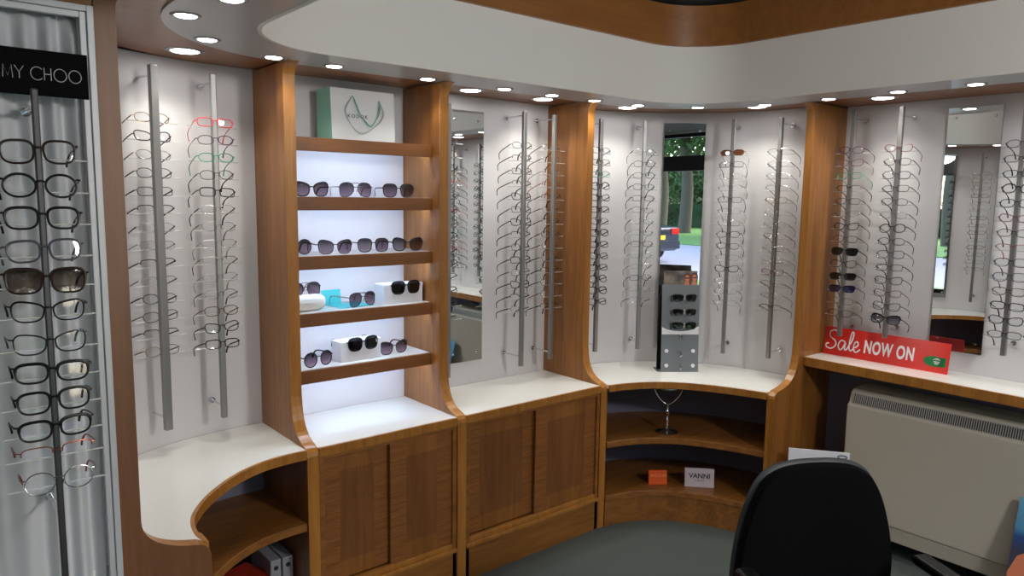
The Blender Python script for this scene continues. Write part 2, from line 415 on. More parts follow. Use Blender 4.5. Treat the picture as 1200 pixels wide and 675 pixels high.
# ------------------------------------------------------------------ dividers
def divider(label, t0, t1, origin, outdir, un, uw, back, zflare=.96, face='wood_z'):
    """profile in (u = distance from wall, z); outdir 'y' -> toward -Y, 'x' -> toward -X, 'X' -> toward +X"""
    prof = [(-back, 0), (uw, 0), (uw, .722)]
    prof += [(uw-.004, .738), (uw-.014, .751), (uw-.028, .758)]
    p0, p1, p2, p3 = Vector((uw-.028, .758)), Vector((un+.045, .775)), Vector((un, .81)), Vector((un, zflare))
    for i in range(1, 11):
        t = i/10; q = p0*(1-t)**3+p1*3*t*(1-t)**2+p2*3*t*t*(1-t)+p3*t**3; prof.append((q.x, q.y))
    for a in range(0, 91, 15):   # small outward curve at the top, under the board
        r = .05; prof.append((un+r-r*math.cos(math.radians(a)), 2.094+r*1.1*math.sin(math.radians(a))))
    prof[-1] = (un+.05, 2.149)
    prof += [(-back, 2.149)]
    if outdir == 'y': fn = lambda u, z, h: (h, origin-u, z)
    elif outdir == 'x': fn = lambda u, z, h: (origin-u, h, z)
    else: fn = lambda u, z, h: (origin+u, h, z)
    bm = bmesh.new(); fs = addprism(bm, prof, t0, t1, fn)
    # edge faces (everything between the two big faces, on the room side) get the lighter edge veneer
    n = len(prof)
    for i in range(1, n-2): fs[2+i].material_index = 1
    c = sum((Vector(v.co) for v in bm.verts), Vector())/len(bm.verts)
    o = link('divider_panel', bm, [M[face], M['wood_edge']], origin=(c.x, c.y, 0), bevel=.006, seg=3)
    return tag(o, label, 'divider')
divider('tall wooden divider with flared foot, left of the lit sunglass shelves', *DIV['a'], WALLY, 'y', .292, .433, .03)
divider('tall wooden divider between sunglass shelves and the tall mirror', *DIV['b'], WALLY, 'y', .292, .433, .03)
divider('tall wooden divider between tall mirror bay and the right curved bay', *DIV['c'], WALLY, 'y', .292, .433, .03)
divider('tall wooden divider left of the red sale sign', 1.84, 1.88, WALLX, 'x', .325, .535, .03, 1.02)
divider('tall wooden divider on far left beside the curtained case', 1.932, 1.972, .365, 'X', .046, .212, 0, .86, 'wood_dull')
divider('tall wooden divider at the near end of the right wall, seen in mirror', -.74, -.70, WALLX, 'x', .325, .535, .03, 1.02)

# ------------------------------------------------------------------ worktops
def worktop(label, back, front, edge_mat='wood_x', z=LOWZ, th=.030, origin=None):
    n = 40; B = resample(back, n); F = resample(front, n)
    o0 = origin or (sum(p[0] for p in B+F)/(2*n), sum(p[1] for p in B+F)/(2*n), z-th)
    t = empty('worktop', o0, 0, label, 'worktop')
    s = 1 if (Vector((*B[n//2], 0))-Vector((*F[n//2], 0))).cross(Vector((*F[n//2+1], 0))-Vector((*F[n//2], 0))).z > 0 else -1
    Fi = offset(F, -.012*s)
    bm = bmesh.new(); addstrip(bm, B, Fi, z-.02, z); link('white_surface', bm, M['white_top'], t, world=True)
    bm = bmesh.new(); addstrip(bm, Fi, F, z-th-.004, z-.0005); link('edge_trim', bm, M['wood_edge'], t, world=True, smooth=True)
    return t
e = .001
worktop('plain white worktop below the lit sunglass shelves', [(1.128+e, 2.888), (1.757-e, 2.888)], [(1.128+e, 2.457), (1.757-e, 2.457)])
worktop('white worktop below the tall mirror', [(1.803+e, 2.888), (2.635-e, 2.888)], [(1.803+e, 2.457), (2.635-e, 2.457)])
cr = offset(corner_r, -.002)
worktop('curved white worktop under the grey sunglass stand', [(2.682, 2.883)]+cr[1:], front_r)
cl = offset(corner_l, -.002)
worktop('curved white worktop in the left bay with empty surface', cl, front_l)
worktop('high white shelf along right wall carrying the sale sign', [(3.729, 1.839), (3.729, -.699)], [(3.446, 1.839), (3.446, -.699)], z=.903, th=.040)

# ------------------------------------------------------------------ cabinets with sliding doors
def cabinet(label, x0, x1):
    yf = 2.457
    t = empty('sliding_door_cabinet', ((x0+x1)/2, (yf+2.88)/2, 0), 0, label, 'cabinet')
    bm = bmesh.new()
    addbox(bm, x0, x0+.02, yf+.004, 2.885, 0, .712); addbox(bm, x1-.02, x1, yf+.004, 2.885, 0, .712)
    addbox(bm, x0+.02, x1-.02, yf+.005, yf+.03, .700, .714)
    addbox(bm, x0+.02, x1-.02, yf+.06, 2.885, .155, .170); addbox(bm, x0+.02, x1-.02, 2.870, 2.885, .17, .712)
    link('carcass', bm, M['wood_x'], t, world=True, bevel=.0015)
    bm = bmesh.new()
    addbox(bm, x0, x1, yf-.004, yf+.06, .150, .168)
    addbox(bm, x0, x1, yf+.006, yf+.03, .168, .190)
    link('bottom_rail', bm, M['wood_edge'], t, world=True, bevel=.003)
    link('plinth', box(x0, x1, yf+.004, yf+.03, 0, .150), M['wood_x'], t, world=True)
    xm = (x0+x1)/2
    for k, (a, b, y) in enumerate(((x0+.021, xm+.006, yf+.036), (xm-.006, x1-.021, yf+.014))):
        bm = bmesh.new(); z0, z1 = .192, .699; w = .075
        addbox(bm, a, b, y+.002, y+.016, z0, z1, 0)
        for (p, q, r_, s_, m) in ((a, a+w, z0, z1, 1), (b-w, b, z0, z1, 1), (a+w, b-w, z0, z0+.07, 2), (a+w, b-w, z1-.07, z1, 2), (a+w, b-w, z0+.07, z1-.07, 0)):
            addbox(bm, p, q, y, y+.002, r_, s_, m)
        link('sliding_door', bm, [M['wood_panel'], M['wood_ripple'], M['wood_z']], t, world=True)
    return t
cabinet('wooden cabinet with two sliding doors under the lit sunglass shelves', 1.130, 1.755)
cabinet('wider wooden cabinet with two sliding doors under the tall mirror', 1.805, 2.633)

# ------------------------------------------------------------------ curved open shelf units below the hollow corners
def shelf_unit(label, wall, front, zs, inset=.012):
    n = 40; W = resample(offset(wall, -.004), n); F = resample(front, n)
    c = (sum(p[0] for p in W+F)/(2*n), sum(p[1] for p in W+F)/(2*n), 0)
    t = empty('curved_shelf_unit', c, 0, label, 'shelf unit')
    s = 1 if (Vector((*W[n//2], 0))-Vector((*F[n//2], 0))).cross(Vector((*F[n//2+1], 0))-Vector((*F[n//2], 0))).z > 0 else -1
    for z in zs:
        Fi = offset(F, -inset*s)
        bm = bmesh.new(); addstrip(bm, W, Fi, z-.032, z); link('shelf_board', bm, M['wood_x'], t, world=True, smooth=True, bevel=.002)
    Fi = offset(F, -(inset+.004)*s); Fj = offset(F, -(inset+.028)*s)
    bm = bmesh.new(); addstrip(bm, Fj, Fi, 0, zs[-1]-.033); link('plinth', bm, M['wood_x'], t, world=True, smooth=True)
    return t
shelf_unit('curved open wooden shelf unit under the right curved worktop', [(2.682, 2.883)]+corner_r[1:], front_r, (.45, .165), .010)
ul = shelf_unit('curved open wooden shelf unit under the left curved worktop', corner_l, front_l, (.467, .150), .010)
bm = box(.582, .600, 2.03, 2.10, .468, .714); link('upright_post', bm, M['wood_edge'], ul, world=True)

# ------------------------------------------------------------------ sunglass display shelves with led strips
shelf_z = [1.895, 1.671, 1.443, 1.220, .995]
names = ['topmost wooden shelf carrying the white paper bag', 'second wooden shelf carrying three pairs of sunglasses', 'third wooden shelf carrying four pairs of sunglasses',
         'fourth wooden shelf carrying white glossy case and teal card', 'lowest wooden shelf carrying one white box between two sunglasses']
for z, nm in zip(shelf_z, names):
    t = empty('display_shelf', (1.4425, 2.77, z-.05), 0, nm, 'shelf', 'wooden sunglass display shelves')
    x0, x1 = 1.129, 1.756
    bm = bmesh.new(); addbox(bm, x0, x1, 2.655, 2.675, z-.052, z-.0005); addbox(bm, x0, x1, 2.675, 2.888, z-.022, z-.004)
    link('shelf_board', bm, M['wood_shelf'], t, world=True, bevel=.0015)
    link('white_surface', box(x0, x1, 2.6755, 2.888, z-.004, z), M['white_top'], t, world=True)
    link('light_strip', box(x0+.02, x1-.02, 2.677, 2.689, z-.030, z-.0225), M['led'], t, world=True)

# ------------------------------------------------------------------ curtained case on the far left
t = empty('curtained_display_case', (.22, 1.95, 0), 0, 'tall silver framed case with white pleated curtain on the far left', 'display case')
bm = bmesh.new(); a, b, zt = .080, .363, 2.092; w = .014
for (p, q, r_, s_) in ((a, a+w, 0, zt), (b-w, b, 0, zt), (a+w, b-w, zt-w, zt), (a+w, b-w, 0, .06)): addbox(bm, p, q, 1.918, 1.935, r_, s_)
for (p, q, r_, s_) in ((a+w, a+2*w, .06, zt-w), (b-2*w, b-w, .06, zt-w), (a+2*w, b-2*w, zt-2*w, zt-w)): addbox(bm, p, q, 1.924, 1.94, r_, s_)
link('case_frame', bm, M['frame_silver'], t, world=True, bevel=.0015)
link('back_board', box(a+w, b-.001, 1.984, 1.990, .0, zt), M['wall_white'], t, world=True)
link('head_board', box(a, b, 1.932, 1.990, zt+.001, 2.155), M['wood_x'], t, world=True)
bm = bmesh.new(); NX, NZ = 150, 40; G = []
for i in range(NX+1):
    x = a+.03+(b-a-.06)*i/NX; row = []
    for k in range(NZ+1):
        z = .07+(2.070-.07)*k/NZ; v = z/2.07
        ph = x*105+1.6*math.sin(x*23)+.5*math.sin(z*2.3+x*9)
        y = 1.9625+.015*math.sin(ph)*(.6+.4*v)+.003*math.sin(x*33+z*3.1)
        if k == NZ: y = 1.966+.008*math.sin(ph)
        row.append(bm.verts.new((x, y, z+.006*math.sin(ph)*(k == NZ))))
    G.append(row)
for i in range(NX):
    for k in range(NZ): bm.faces.new([G[i][k], G[i+1][k], G[i+1][k+1], G[i][k+1]])
cur = link('curtain', bm, M['curtain'], t, world=True, smooth=True)
md = cur.modifiers.new('solid', 'SOLIDIFY'); md.thickness = .001

# stroke lettering -------------------------------------------------------------
def circ_pts(cx, cy, rx, ry, a0, a1, n=22): return arc(cx, cy, rx, ry, a0, a1, n)
GLY = {
 'J': (.30, [[(.20, 1), (.20, .18), (.17, .04), (.08, -.06)]]),
 'I': (.24, [[(.12, 0), (.12, 1)]]),
 'M': (.84, [[(.08, 0), (.14, 1), (.42, .14), (.70, 1), (.76, 0)]]),
 'Y': (.62, [[(.0, 1), (.31, .48), (.62, 1)], [(.31, .48), (.31, 0)]]),
 'C': (.84, [circ_pts(.48, .5, .46, .52, 42, 318)]),
 'H': (.66, [[(.08, 0), (.08, 1)], [(.56, 0), (.56, 1)], [(.08, .5), (.56, .5)]]),
 'O': (1.02, [circ_pts(.5, .5, .46, .52, 0, 360, 30)]),
 ' ': (.34, [])}
def strokes(bm, word, height, r, mtx, mat=0, gap=.06, flat=.25):
    x = 0; S = []
    for ch in word:
        w, L = GLY[ch]
        for s in L: S.append([(x+p[0], p[1]) for p in s])
        x += w+gap
    for s in S:
        pts = [mtx @ Vector(((p[0]-x/2)*height, (p[1]-.5)*height, 0)) for p in s]
        up = (mtx.to_3x3() @ Vector((0, 0, 1)))
        addtube(bm, pts, r, 6, up=up)
def face_mtx(loc, outward, tilt=0, roll=0):
    """local x right (seen from the room), y up, z outward"""
    n = Vector(outward).normalized(); r = Vector((0, 0, 1)).cross(n).normalized(); u = n.cross(r)
    m = Matrix((r, u, n)).transposed().to_4x4()
    return Matrix.Translation(loc) @ m @ Matrix.Rotation(tilt, 4, 'X') @ Matrix.Rotation(roll, 4, 'Z')

sx0, sx1 = .130, .3415
t = empty('case_sign', ((sx0+sx1)/2, 1.90, 1.883), 0, 'black sign reading JIMMY CHOO above the far left glasses', 'sign')
link('sign_board', box(-(sx1-sx0)/2, (sx1-sx0)/2, -.004, .004, 0, .096), M['sign_black'], t, bevel=.001)
bm = bmesh.new(); strokes(bm, 'JIMMY CHOO', .026, .00085, face_mtx((0, -.005, .046), (0, -1, 0)))
link('lettering', bm, M['letter_silver'], t)
link('sign_clip', box(-.085, -.075, .004, .0245, .03, .06), M['alu'], t)
link('sign_clip', box(.085, .095, .004, .0245, .03, .06), M['alu'], t)

# ------------------------------------------------------------------ spectacles
def outline(shape, a, b, n=26):
    out = []
    for i in range(n):
        th = 2*PI*i/n; c, s = math.cos(th), math.sin(th)
        e_ = {'round': 2.1, 'rect': 3.6, 'oval': 2.3, 'way': 3.2, 'cat': 2.8, 'aviator': 2.5, 'soft': 2.9}[shape]
        x = a*math.copysign(abs(c)**(2/e_), c); z = b*math.copysign(abs(s)**(2/e_), s)
        u, v = x/a, z/b
        if shape == 'way': x *= 1+.10*v; z += .0015*u*(v > 0)
        if shape == 'soft': x *= 1+.07*v
        if shape == 'cat': x *= 1+.10*v; z += .0058*max(0, v)*u
        if shape == 'aviator': x *= 1+.08*v; z += -.0035*u*(1 if v < 0 else .2)*abs(v)*-1*(-1); x -= .003*max(0, -v)*-1
        out.append((x, z))
    return out

def make_glasses(shape, a, b, r, fm, tm=None, lens='lens_clear', half=False, gap=.0085, fold=False, tl=.115, drop=.030, name='spectacles', top=1.0, tr=None, tz=.35):
    r = r*1.25 if r < .0016 else r
    root = empty(name); tm = tm or fm
    ol = outline(shape, a, b); cx = a+gap
    bm = bmesh.new()
    wrap = lambda x: .0035*(abs(x)/.065)**2*1.6
    for s in (-1, 1):
        pts = [(s*(cx+x), wrap(cx+x), z) for x, z in ol]
        if half:
            k = [p for p, (x, z) in zip(pts, ol) if z > -b*.15]
            idx = [i for i, (x, z) in enumerate(ol) if z > -b*.15]
            order = [i for i in idx if i > 20]+[i for i in idx if i <= 20]
            addtube(bm, [pts[i] for i in order], r, 6, up=(0, 1, 0), flat=1)
        else:
            rr = [r*(top if z > b*.3 else 1) for x, z in ol]
            addtube(bm, pts, rr, 6, closed=True, up=(0, 1, 0), flat=1)
        # end piece and nose pad
        ex = cx+a*1.02
        addtube(bm, [(s*(ex-.002), wrap(ex), b*tz), (s*(ex+.004), wrap(ex)+.001, b*tz+.001), (s*(ex+.0065), wrap(ex)+.006, b*tz+.001)], max(r, .0012), 6)
        if r < .0016: addtube(bm, [(s*(gap+.001), .001, b*.1), (s*gap*.75, .005, -b*.05), (s*gap*.8, .006, -b*.3)], .0011, 5)
    bz = b*.32
    addtube(bm, [(-gap-.001, .001, bz), (-gap*.4, -.0012, bz+.0018), (gap*.4, -.0012, bz+.0018), (gap+.001, .001, bz)], max(r*.95, .0009), 6, up=(0, 1, 0))
    if shape == 'aviator': addtube(bm, [(-gap-.006, .001, b*.93), (0, -.001, b*.98), (gap+.006, .001, b*.93)], max(r*.9, .0009), 6, up=(0, 1, 0))
    link('rim', bm, M['f_'+fm], root, smooth=True)
    for s in (-1, 1):
        bm = bmesh.new(); k = .97 if r > .0015 else .985
        c = bm.verts.new((s*cx, wrap(cx)-.0012, 0)); vs = [bm.verts.new((s*(cx+x*k), wrap(cx+x*k)-.0002, z*k)) for x, z in ol]
        for i in range(len(vs)): bm.faces.new([c, vs[i], vs[(i+1) % len(vs)]])
        link('lens', bm, M[lens], root, smooth=True)
    ex = cx+a*1.02+.0065; tr_ = tr or (.0024 if tm == 'black' else max(r, .0021))
    for s in (-1, 1):
        y0 = .0035*(ex/.065)**2*1.6+.005; z0 = b*tz+.001
        if fold and s > 0:
            p = [(s*ex, y0, z0), (s*(ex-.004), y0+.006, z0-.001), (s*(ex-.05), y0+.013, z0-.004), (s*(ex-.085), y0+.014, z0-.010), (s*(ex-.11), y0+.013, z0-drop)]
        else:
            p = [(s*ex, y0, z0), (s*(ex+.001), y0+tl*.35, z0), (s*(ex-.001), y0+tl*.74, z0-.001), (s*(ex-.003), y0+tl*.90, z0-.007), (s*(ex-.006), y0+tl*.97, z0-drop*.6), (s*(ex-.008), y0+tl, z0-drop)]
        p = catmull(p, 4); n = len(p)
        rad = [tr_*(1 if i < n*.5 else 1.4) for i in range(n)]
        link('temple', tube(p, rad, seg=6, flat=.55), M['f_'+tm], root, smooth=True)
    return root

V = {}
def var(key, desc, *a, **k):
    if key[:2] == 's_': a = (a[0], a[1], a[2]*1.08)+a[3:]; k.setdefault('top', 1.5)
    V[key] = (make_glasses(*a, **k), desc)
var('blackround', 'black round plastic spectacles', 'round', .0245, .0205, .0019, 'black', top=1.2)
var('blacksoft', 'black soft-square plastic spectacles', 'soft', .0260, .0190, .0020, 'black', top=1.3)
var('blackrect', 'black rectangular spectacles', 'rect', .0265, .0160, .0017, 'black', top=1.3)
var('tort', 'dark tortoiseshell spectacles', 'soft', .0255, .0195, .0019, 'tort', top=1.2)
var('greysoft', 'dark grey plastic spectacles', 'soft', .0260, .0190, .0018, 'grey')
var('blackcat', 'slim black cat-eye spectacles', 'cat', .0262, .0172, .0015, 'black')
var('greythin', 'pale grey translucent spectacles', 'cat', .0262, .0180, .0013, 'gun', 'grey')
var('silver', 'thin silver wire spectacles', 'oval', .0250, .0165, .0009, 'silver', 'gun')
var('gunoval', 'thin dark metal oval spectacles', 'oval', .0252, .0170, .0011, 'gun', 'black')
var('gunrect', 'thin dark metal rectangular spectacles', 'rect', .0258, .0150, .0011, 'gun', 'black')
var('gold', 'thin gold wire spectacles', 'oval', .0250, .0172, .0009, 'gold', 'brown')
var('halfblack', 'half-rim black metal spectacles', 'rect', .0262, .0150, .0013, 'black', half=True)
var('halfsilver', 'half-rim silver spectacles', 'rect', .0262, .0150, .0010, 'silver', 'brown', half=True)
var('rimless', 'near rimless pale spectacles', 'rect', .0255, .0155, .0006, 'silver', 'silver')
var('rimlessdark', 'near rimless dark-armed spectacles', 'oval', .0255, .0162, .0006, 'silver', 'black')
var('red', 'bright red rectangular spectacles', 'rect', .0262, .0160, .0017, 'red')
var('purple', 'dark purple oval spectacles', 'oval', .0262, .0165, .0016, 'purple')
var('teal', 'teal green spectacles', 'oval', .0258, .0165, .0013, 'teal')
var('brown', 'slim brown metal spectacles', 'soft', .0258, .0170, .0012, 'brown', 'brown')
var('navy', 'navy blue plastic spectacles', 'soft', .0260, .0180, .0016, 'navy')
var('plum', 'plum coloured slim spectacles', 'cat', .0258, .0165, .0013, 'plum')
var('wireround', 'thin silver wire round spectacles', 'round', .0240, .0215, .0010, 'silver', 'copper')
var('copper', 'copper coloured half-rim spectacles', 'rect', .0265, .0150, .0011, 'copper', half=True)
var('sunbrown', 'tortoiseshell sunglasses with brown gradient lenses', 'way', .0285, .0220, .0021, 'tort', lens='lens_brown', top=1.4)
var('sunclip', 'rust brown clip-on sunglasses', 'soft', .0255, .0165, .0012, 'brown', lens='lens_rust')
var('sundark', 'black sunglasses with dark lenses', 'way', .0275, .0185, .0022, 'black', lens='lens_dark', top=1.3)
var('suntort', 'brown tortoiseshell sunglasses with dark lenses', 'way', .0270, .0170, .0021, 'tort', lens='lens_dark', top=1.2)
var('sunblue', 'navy sunglasses with blue lenses', 'way', .0270, .0170, .0021, 'navy', lens='lens_blue', top=1.2)
var('sungrad', 'large black sunglasses with grey gradient lenses', 'cat', .0285, .0215, .0021, 'black', lens='lens_grey', top=1.4)
S_ = dict(tl=.120)
var('s_cat', 'black square sunglasses with plum gradient lenses', 'cat', .0275, .0205, .0022, 'black', lens='lens_smoke', drop=.0275, tl=.125)
var('s_avi', 'thin metal double-bridge sunglasses with plum lenses', 'aviator', .0275, .0225, .0011, 'gun', 'silver', lens='lens_smoke', drop=.031, tl=.12)
var('s_tort', 'tortoiseshell round sunglasses with plum lenses', 'soft', .0275, .0215, .0019, 'tort', 'gun', lens='lens_smoke', drop=.0295, tl=.12)
var('s_way', 'dark brown cat-eye sunglasses with plum lenses', 'cat', .0285, .0210, .0017, 'tort', lens='lens_smoke', drop=.0285, tl=.12)
var('s_round', 'black round sunglasses with gradient lenses', 'round', .0265, .0225, .0019, 'black', lens='lens_smoke', drop=.031, tl=.12)
var('s_black', 'glossy black sunglasses with dark blue-grey lenses', 'soft', .0285, .0215, .0023, 'black', lens='lens_dark', drop=.0295, tl=.12)
var('b_tort', 'large dark tortoiseshell round spectacles', 'soft', .0280, .0230, .0023, 'tort', top=1.2, tz=.55)
var('b_round', 'large black round plastic spectacles', 'round', .0278, .0232, .0023, 'black', top=1.2, tz=.55)
var('b_soft', 'large black soft-square spectacles', 'soft', .0280, .0220, .0024, 'black', top=1.3, tz=.5)
var('b_grey', 'large dark grey plastic spectacles', 'soft', .0282, .0218, .0022, 'grey', top=1.2, tz=.5)
var('b_sun', 'large tortoiseshell sunglasses with brown lenses', 'way', .0310, .0250, .0024, 'tort', lens='lens_brown', top=1.5, tz=.6)
var('b_cat', 'large slim black cat-eye spectacles', 'cat', .0280, .0205, .0017, 'black', top=1.3, tz=.6)
var('b_thin', 'large pale grey translucent spectacles', 'cat', .0280, .0205, .0014, 'gun', 'grey', tz=.6)
var('b_rect', 'large black rectangular spectacles', 'soft', .0286, .0200, .0024, 'black', top=1.5, tz=.6)
var('b_half', 'copper coloured half-rim spectacles', 'rect', .0286, .0150, .0011, 'copper', half=True, tz=.5)
var('b_wire', 'silver wire round spectacles with pink arms', 'round', .0272, .0232, .0011, 'silver', 'copper', tz=.5)
for r_, d in V.values(): r_.location = (0, 0, -50)
used = set()
def glasses(key, loc, rz, tilt=0, roll=0, label=None, group=None, cat='glasses', name=None):
    src, d = V[key]
    o = src if key not in used else copy_tree(src)
    used.add(key)
    o.name = name or ('sunglasses' if 'sun' in d else 'spectacles')
    o.location = loc; o.rotation_euler = (tilt, roll, rz)
    tag(o, label, 'sunglasses' if 'sun' in d else 'spectacles', group)
    return o

ORD = ['topmost', 'second', 'third', 'fourth', 'fifth', 'sixth', 'seventh', 'eighth', 'ninth', 'tenth', 'eleventh', 'twelfth', 'thirteenth', 'lowest']
def rod(x, y, out, keys, zs, z0, z1, wall_d, desc, where, behind=False, hw=.0105, spec=True, bar='alu', brz=(2.07, .885), tiltb=math.radians(-19), armlen=.088):
    """out: unit vector (x,y) pointing to the room"""
    rz = math.atan2(out[0], -out[1])       # rotation taking -Y to out
    t = empty('display_rod', (x, y, z0), rz, desc, 'display rod', 'grey metal spectacle display rods')
    link('bar', box(-hw, hw, -hw*.9, hw*.9, 0, z1-z0), M[bar], t, bevel=.003, seg=2)
    for bz in brz:
        bm = bmesh.new(); addtube(bm, [(0, hw*.9, bz-z0), (0, wall_d-.012, bz-z0)], .0042, 10)
        addtube(bm, [(0, wall_d-.014, bz-z0), (0, wall_d-.001, bz-z0)], .011, 14)
        link('wall_bracket', bm, M['chrome'], t, smooth=True)
    for z in zs:
        link('support_arm', tube([(-armlen, hw+.004, z-z0-.015), (0, hw*.9+.001, z-z0-.014), (armlen, hw+.004, z-z0-.015)], .0017, seg=6), M['acrylic'], t)
    n = len(zs)
    for i, (k, z) in enumerate(zip(keys, zs)):
        src, d = V[k]
        off = (hw*.9+.0035) if not behind else -(hw*.9+.002)
        r1, r2 = random.uniform(-.05, .05), random.uniform(-.035, .035)
        if i == n-1: o_ = 'lowest on'
        elif i == 0: o_ = 'topmost on'
        else: o_ = ORD[i]+' from top on'
        glasses(k, (x+out[0]*off, y+out[1]*off, z), rz+r1, tiltb+random.uniform(-.05, .05), r2,
                label=d+', '+o_+' '+where, group=('spectacles and sunglasses on '+where))
    return t

def zz(n, a, b): return [a+(b-a)*i/(n-1) for i in range(n)]
Z14 = zz(14, 1.930, 1.127)
rod(.224, 1.79, (0, -1), ['b_tort', 'b_round', 'b_soft', 'b_grey', 'b_sun', 'b_cat', 'b_thin', 'b_rect', 'b_soft', 'b_rect', 'b_half', 'b_wire'],
    [1.758, 1.690, 1.624, 1.557, 1.494, 1.430, 1.362, 1.300, 1.238, 1.178, 1.126, 1.062], .70, 1.885, .155, 'dark chrome display rod before the white curtain', 'the curtained case rod', hw=.0065, bar='alu_dark', brz=(.974, 1.85), tiltb=math.radians(-6), armlen=.092)
RB = 2.10
rod(.680, 2.715, (.22, -.975), ['gold', 'blackcat', 'silver', 'gunoval', 'gunrect', 'halfblack', 'rimlessdark', 'rimless', 'halfblack', 'halfsilver', 'gunoval', 'brown', 'halfblack', 'gold'], Z14, .842, 2.103, .125,
    'left grey display rod in the curved left bay', 'left rod of the left bay', behind=True, hw=.013)
rod(.885, 2.745, (.05, -.999), ['red', 'purple', 'teal', 'gunoval', 'blackrect', 'rimlessdark', 'silver', 'rimless', 'halfsilver', 'rimless', 'silver', 'brown', 'blackcat', 'blackrect'], Z14, .842, 2.10, .125,
    'right grey display rod in the curved left bay', 'right rod of the left bay')
rod(1.900, 2.740, (0, -1), ['silver', 'gold', 'gunoval', 'rimless', 'purple', 'gunrect', 'brown', 'tort', 'gunoval', 'plum', 'halfblack', 'blackrect', 'gunoval', 'silver'], Z14, .845, 2.09, .148,
    'dark display rod overlapping left edge of the tall mirror', 'the rod before the tall mirror', behind=True)
rod(2.345, 2.740, (0, -1), ['gunoval', 'halfblack', 'gunrect', 'halfblack', 'blackcat', 'gunrect', 'blackcat', 'halfblack', 'gunoval', 'blackrect', 'silver', 'blackcat', 'halfblack', 'rimlessdark'], Z14, .838, 2.09, .148,
    'grey display rod on white wall right of the tall mirror', 'the rod right of the tall mirror', behind=True)
rod(2.543, 2.740, (0, -1), ['silver', 'halfsilver', 'rimless', 'copper', 'halfblack', 'rimlessdark', 'halfblack', 'gunrect', 'silver', 'rimlessdark', 'halfblack', 'silver', 'wireround', 'halfblack'], Z14, .848, 2.09, .148,
    'pale display rod in front of the wooden divider edge', 'the rod before the wooden divider', behind=True)
cR = (2.77, 2.03)
def cn(ang): return (-math.cos(math.radians(ang)), -math.sin(math.radians(ang)))
def cp(x, y): d = Vector((cR[0]-x, cR[1]-y)).normalized(); return (d.x, d.y)
rod(2.861, 2.724, cp(2.861, 2.724), ['gunoval', 'brown', 'teal', 'blackround', 'blackcat', 'blackrect', 'gunoval', 'blacksoft', 'blackrect', 'blackcat', 'blackrect', 'blackround', 'blacksoft', 'blackcat'], Z14, .850, 2.095, .128,
    'leftmost grey display rod in the right curved bay', 'leftmost rod of the right bay')
rod(3.113, 2.640, cp(3.113, 2.640), ['silver', 'gunoval', 'gunoval', 'gunoval', 'gunrect', 'silver', 'rimlessdark', 'rimless', 'gunrect', 'rimless', 'halfsilver', 'gunrect', 'rimless', 'halfsilver'], Z14, .848, 2.10, .128,
    'grey display rod just left of the corner mirror', 'the rod left of the corner mirror')
rod(3.419, 2.293, cp(3.419, 2.293), ['sunclip', 'gunrect', 'rimless', 'halfsilver', 'gunrect', 'rimless', 'silver', 'gunoval', 'gunoval', 'rimless', 'blackcat', 'rimless', 'rimlessdark', 'halfsilver'], Z14, .845, 2.105, .128,
    'grey display rod just right of the corner mirror', 'the rod right of the corner mirror')
rod(3.470, 2.050, cp(3.470, 2.050), ['halfsilver', 'rimlessdark', 'rimless', 'halfsilver', 'gold', 'rimless', 'rimless', 'halfsilver', 'rimless', 'rimless', 'plum', 'halfsilver', 'rimless', 'halfblack'], Z14, .855, 2.10, .128,
    'rightmost grey display rod in the right curved bay', 'rightmost rod of the right bay')
rod(3.590, 1.735, (-1, 0), ['purple', 'plum', 'teal', 'halfblack', 'gunrect', 'rimlessdark', 'blackcat', 'brown', 'sundark', 'greythin', 'suntort', 'sunblue', 'gold', 'brown'], Z14, 1.010, 2.12, .138,
    'pale display rod above left end of the sale sign', 'left rod above the sale sign', brz=(2.08, 1.055))
rod(3.590, 1.515, (-1, 0), ['plum', 'gunoval', 'greysoft', 'gunrect', 'gunoval', 'rimlessdark', 'blackround', 'gunoval', 'greysoft', 'gunrect', 'greythin', 'plum', 'greythin', 'sungrad'], Z14, 1.035, 2.12, .138,
    'grey display rod above middle of the sale sign', 'right rod above the sale sign', brz=(2.08, 1.075))
rod(3.590, 1.022, (-1, 0), ['gunoval', 'gunrect', 'gunrect', 'blackround', 'navy', 'plum', 'gunoval', 'copper', 'navy', 'greysoft', 'brown', 'blackrect', 'blackcat', 'gunrect'], Z14, 1.035, 2.10, .138,
    'grey display rod right of the narrow right-hand mirror', 'the rod right of the narrow mirror', brz=(2.07, 1.075))
rod(3.590, .66, (-1, 0), ['silver', 'gold', 'red', 'gunoval', 'purple', 'gunrect', 'red', 'tort', 'gunoval', 'teal', 'copper', 'red', 'gunoval', 'blackround'], Z14, 1.035, 2.10, .138,
    'display rod on right wall shown only by the tall mirror, nearer one', 'the nearer rod inside the tall mirror', brz=(2.07, 1.075))
rod(3.590, .44, (-1, 0), ['gunoval', 'blackrect', 'gunrect', 'blackcat', 'gunoval', 'halfblack', 'blackrect', 'gunoval', 'blackrect', 'navy', 'blackcat', 'gunrect', 'blackrect', 'rimless'], Z14, 1.035, 2.10, .138,
    'display rod on right wall shown only by the tall mirror, farther one', 'the farther rod inside the tall mirror', brz=(2.07, 1.075))
rod(.445, 2.27, (.985, -.17), ['silver', 'gold', 'rimless', 'gunoval', 'halfsilver', 'rimless', 'gunoval', 'silver', 'gunrect', 'rimless', 'gunoval', 'silver', 'rimless', 'halfsilver'], Z14, .842, 2.10, .130,
    'display rod on left side wall shown inside the narrow mirror', 'the rod inside the narrow mirror')

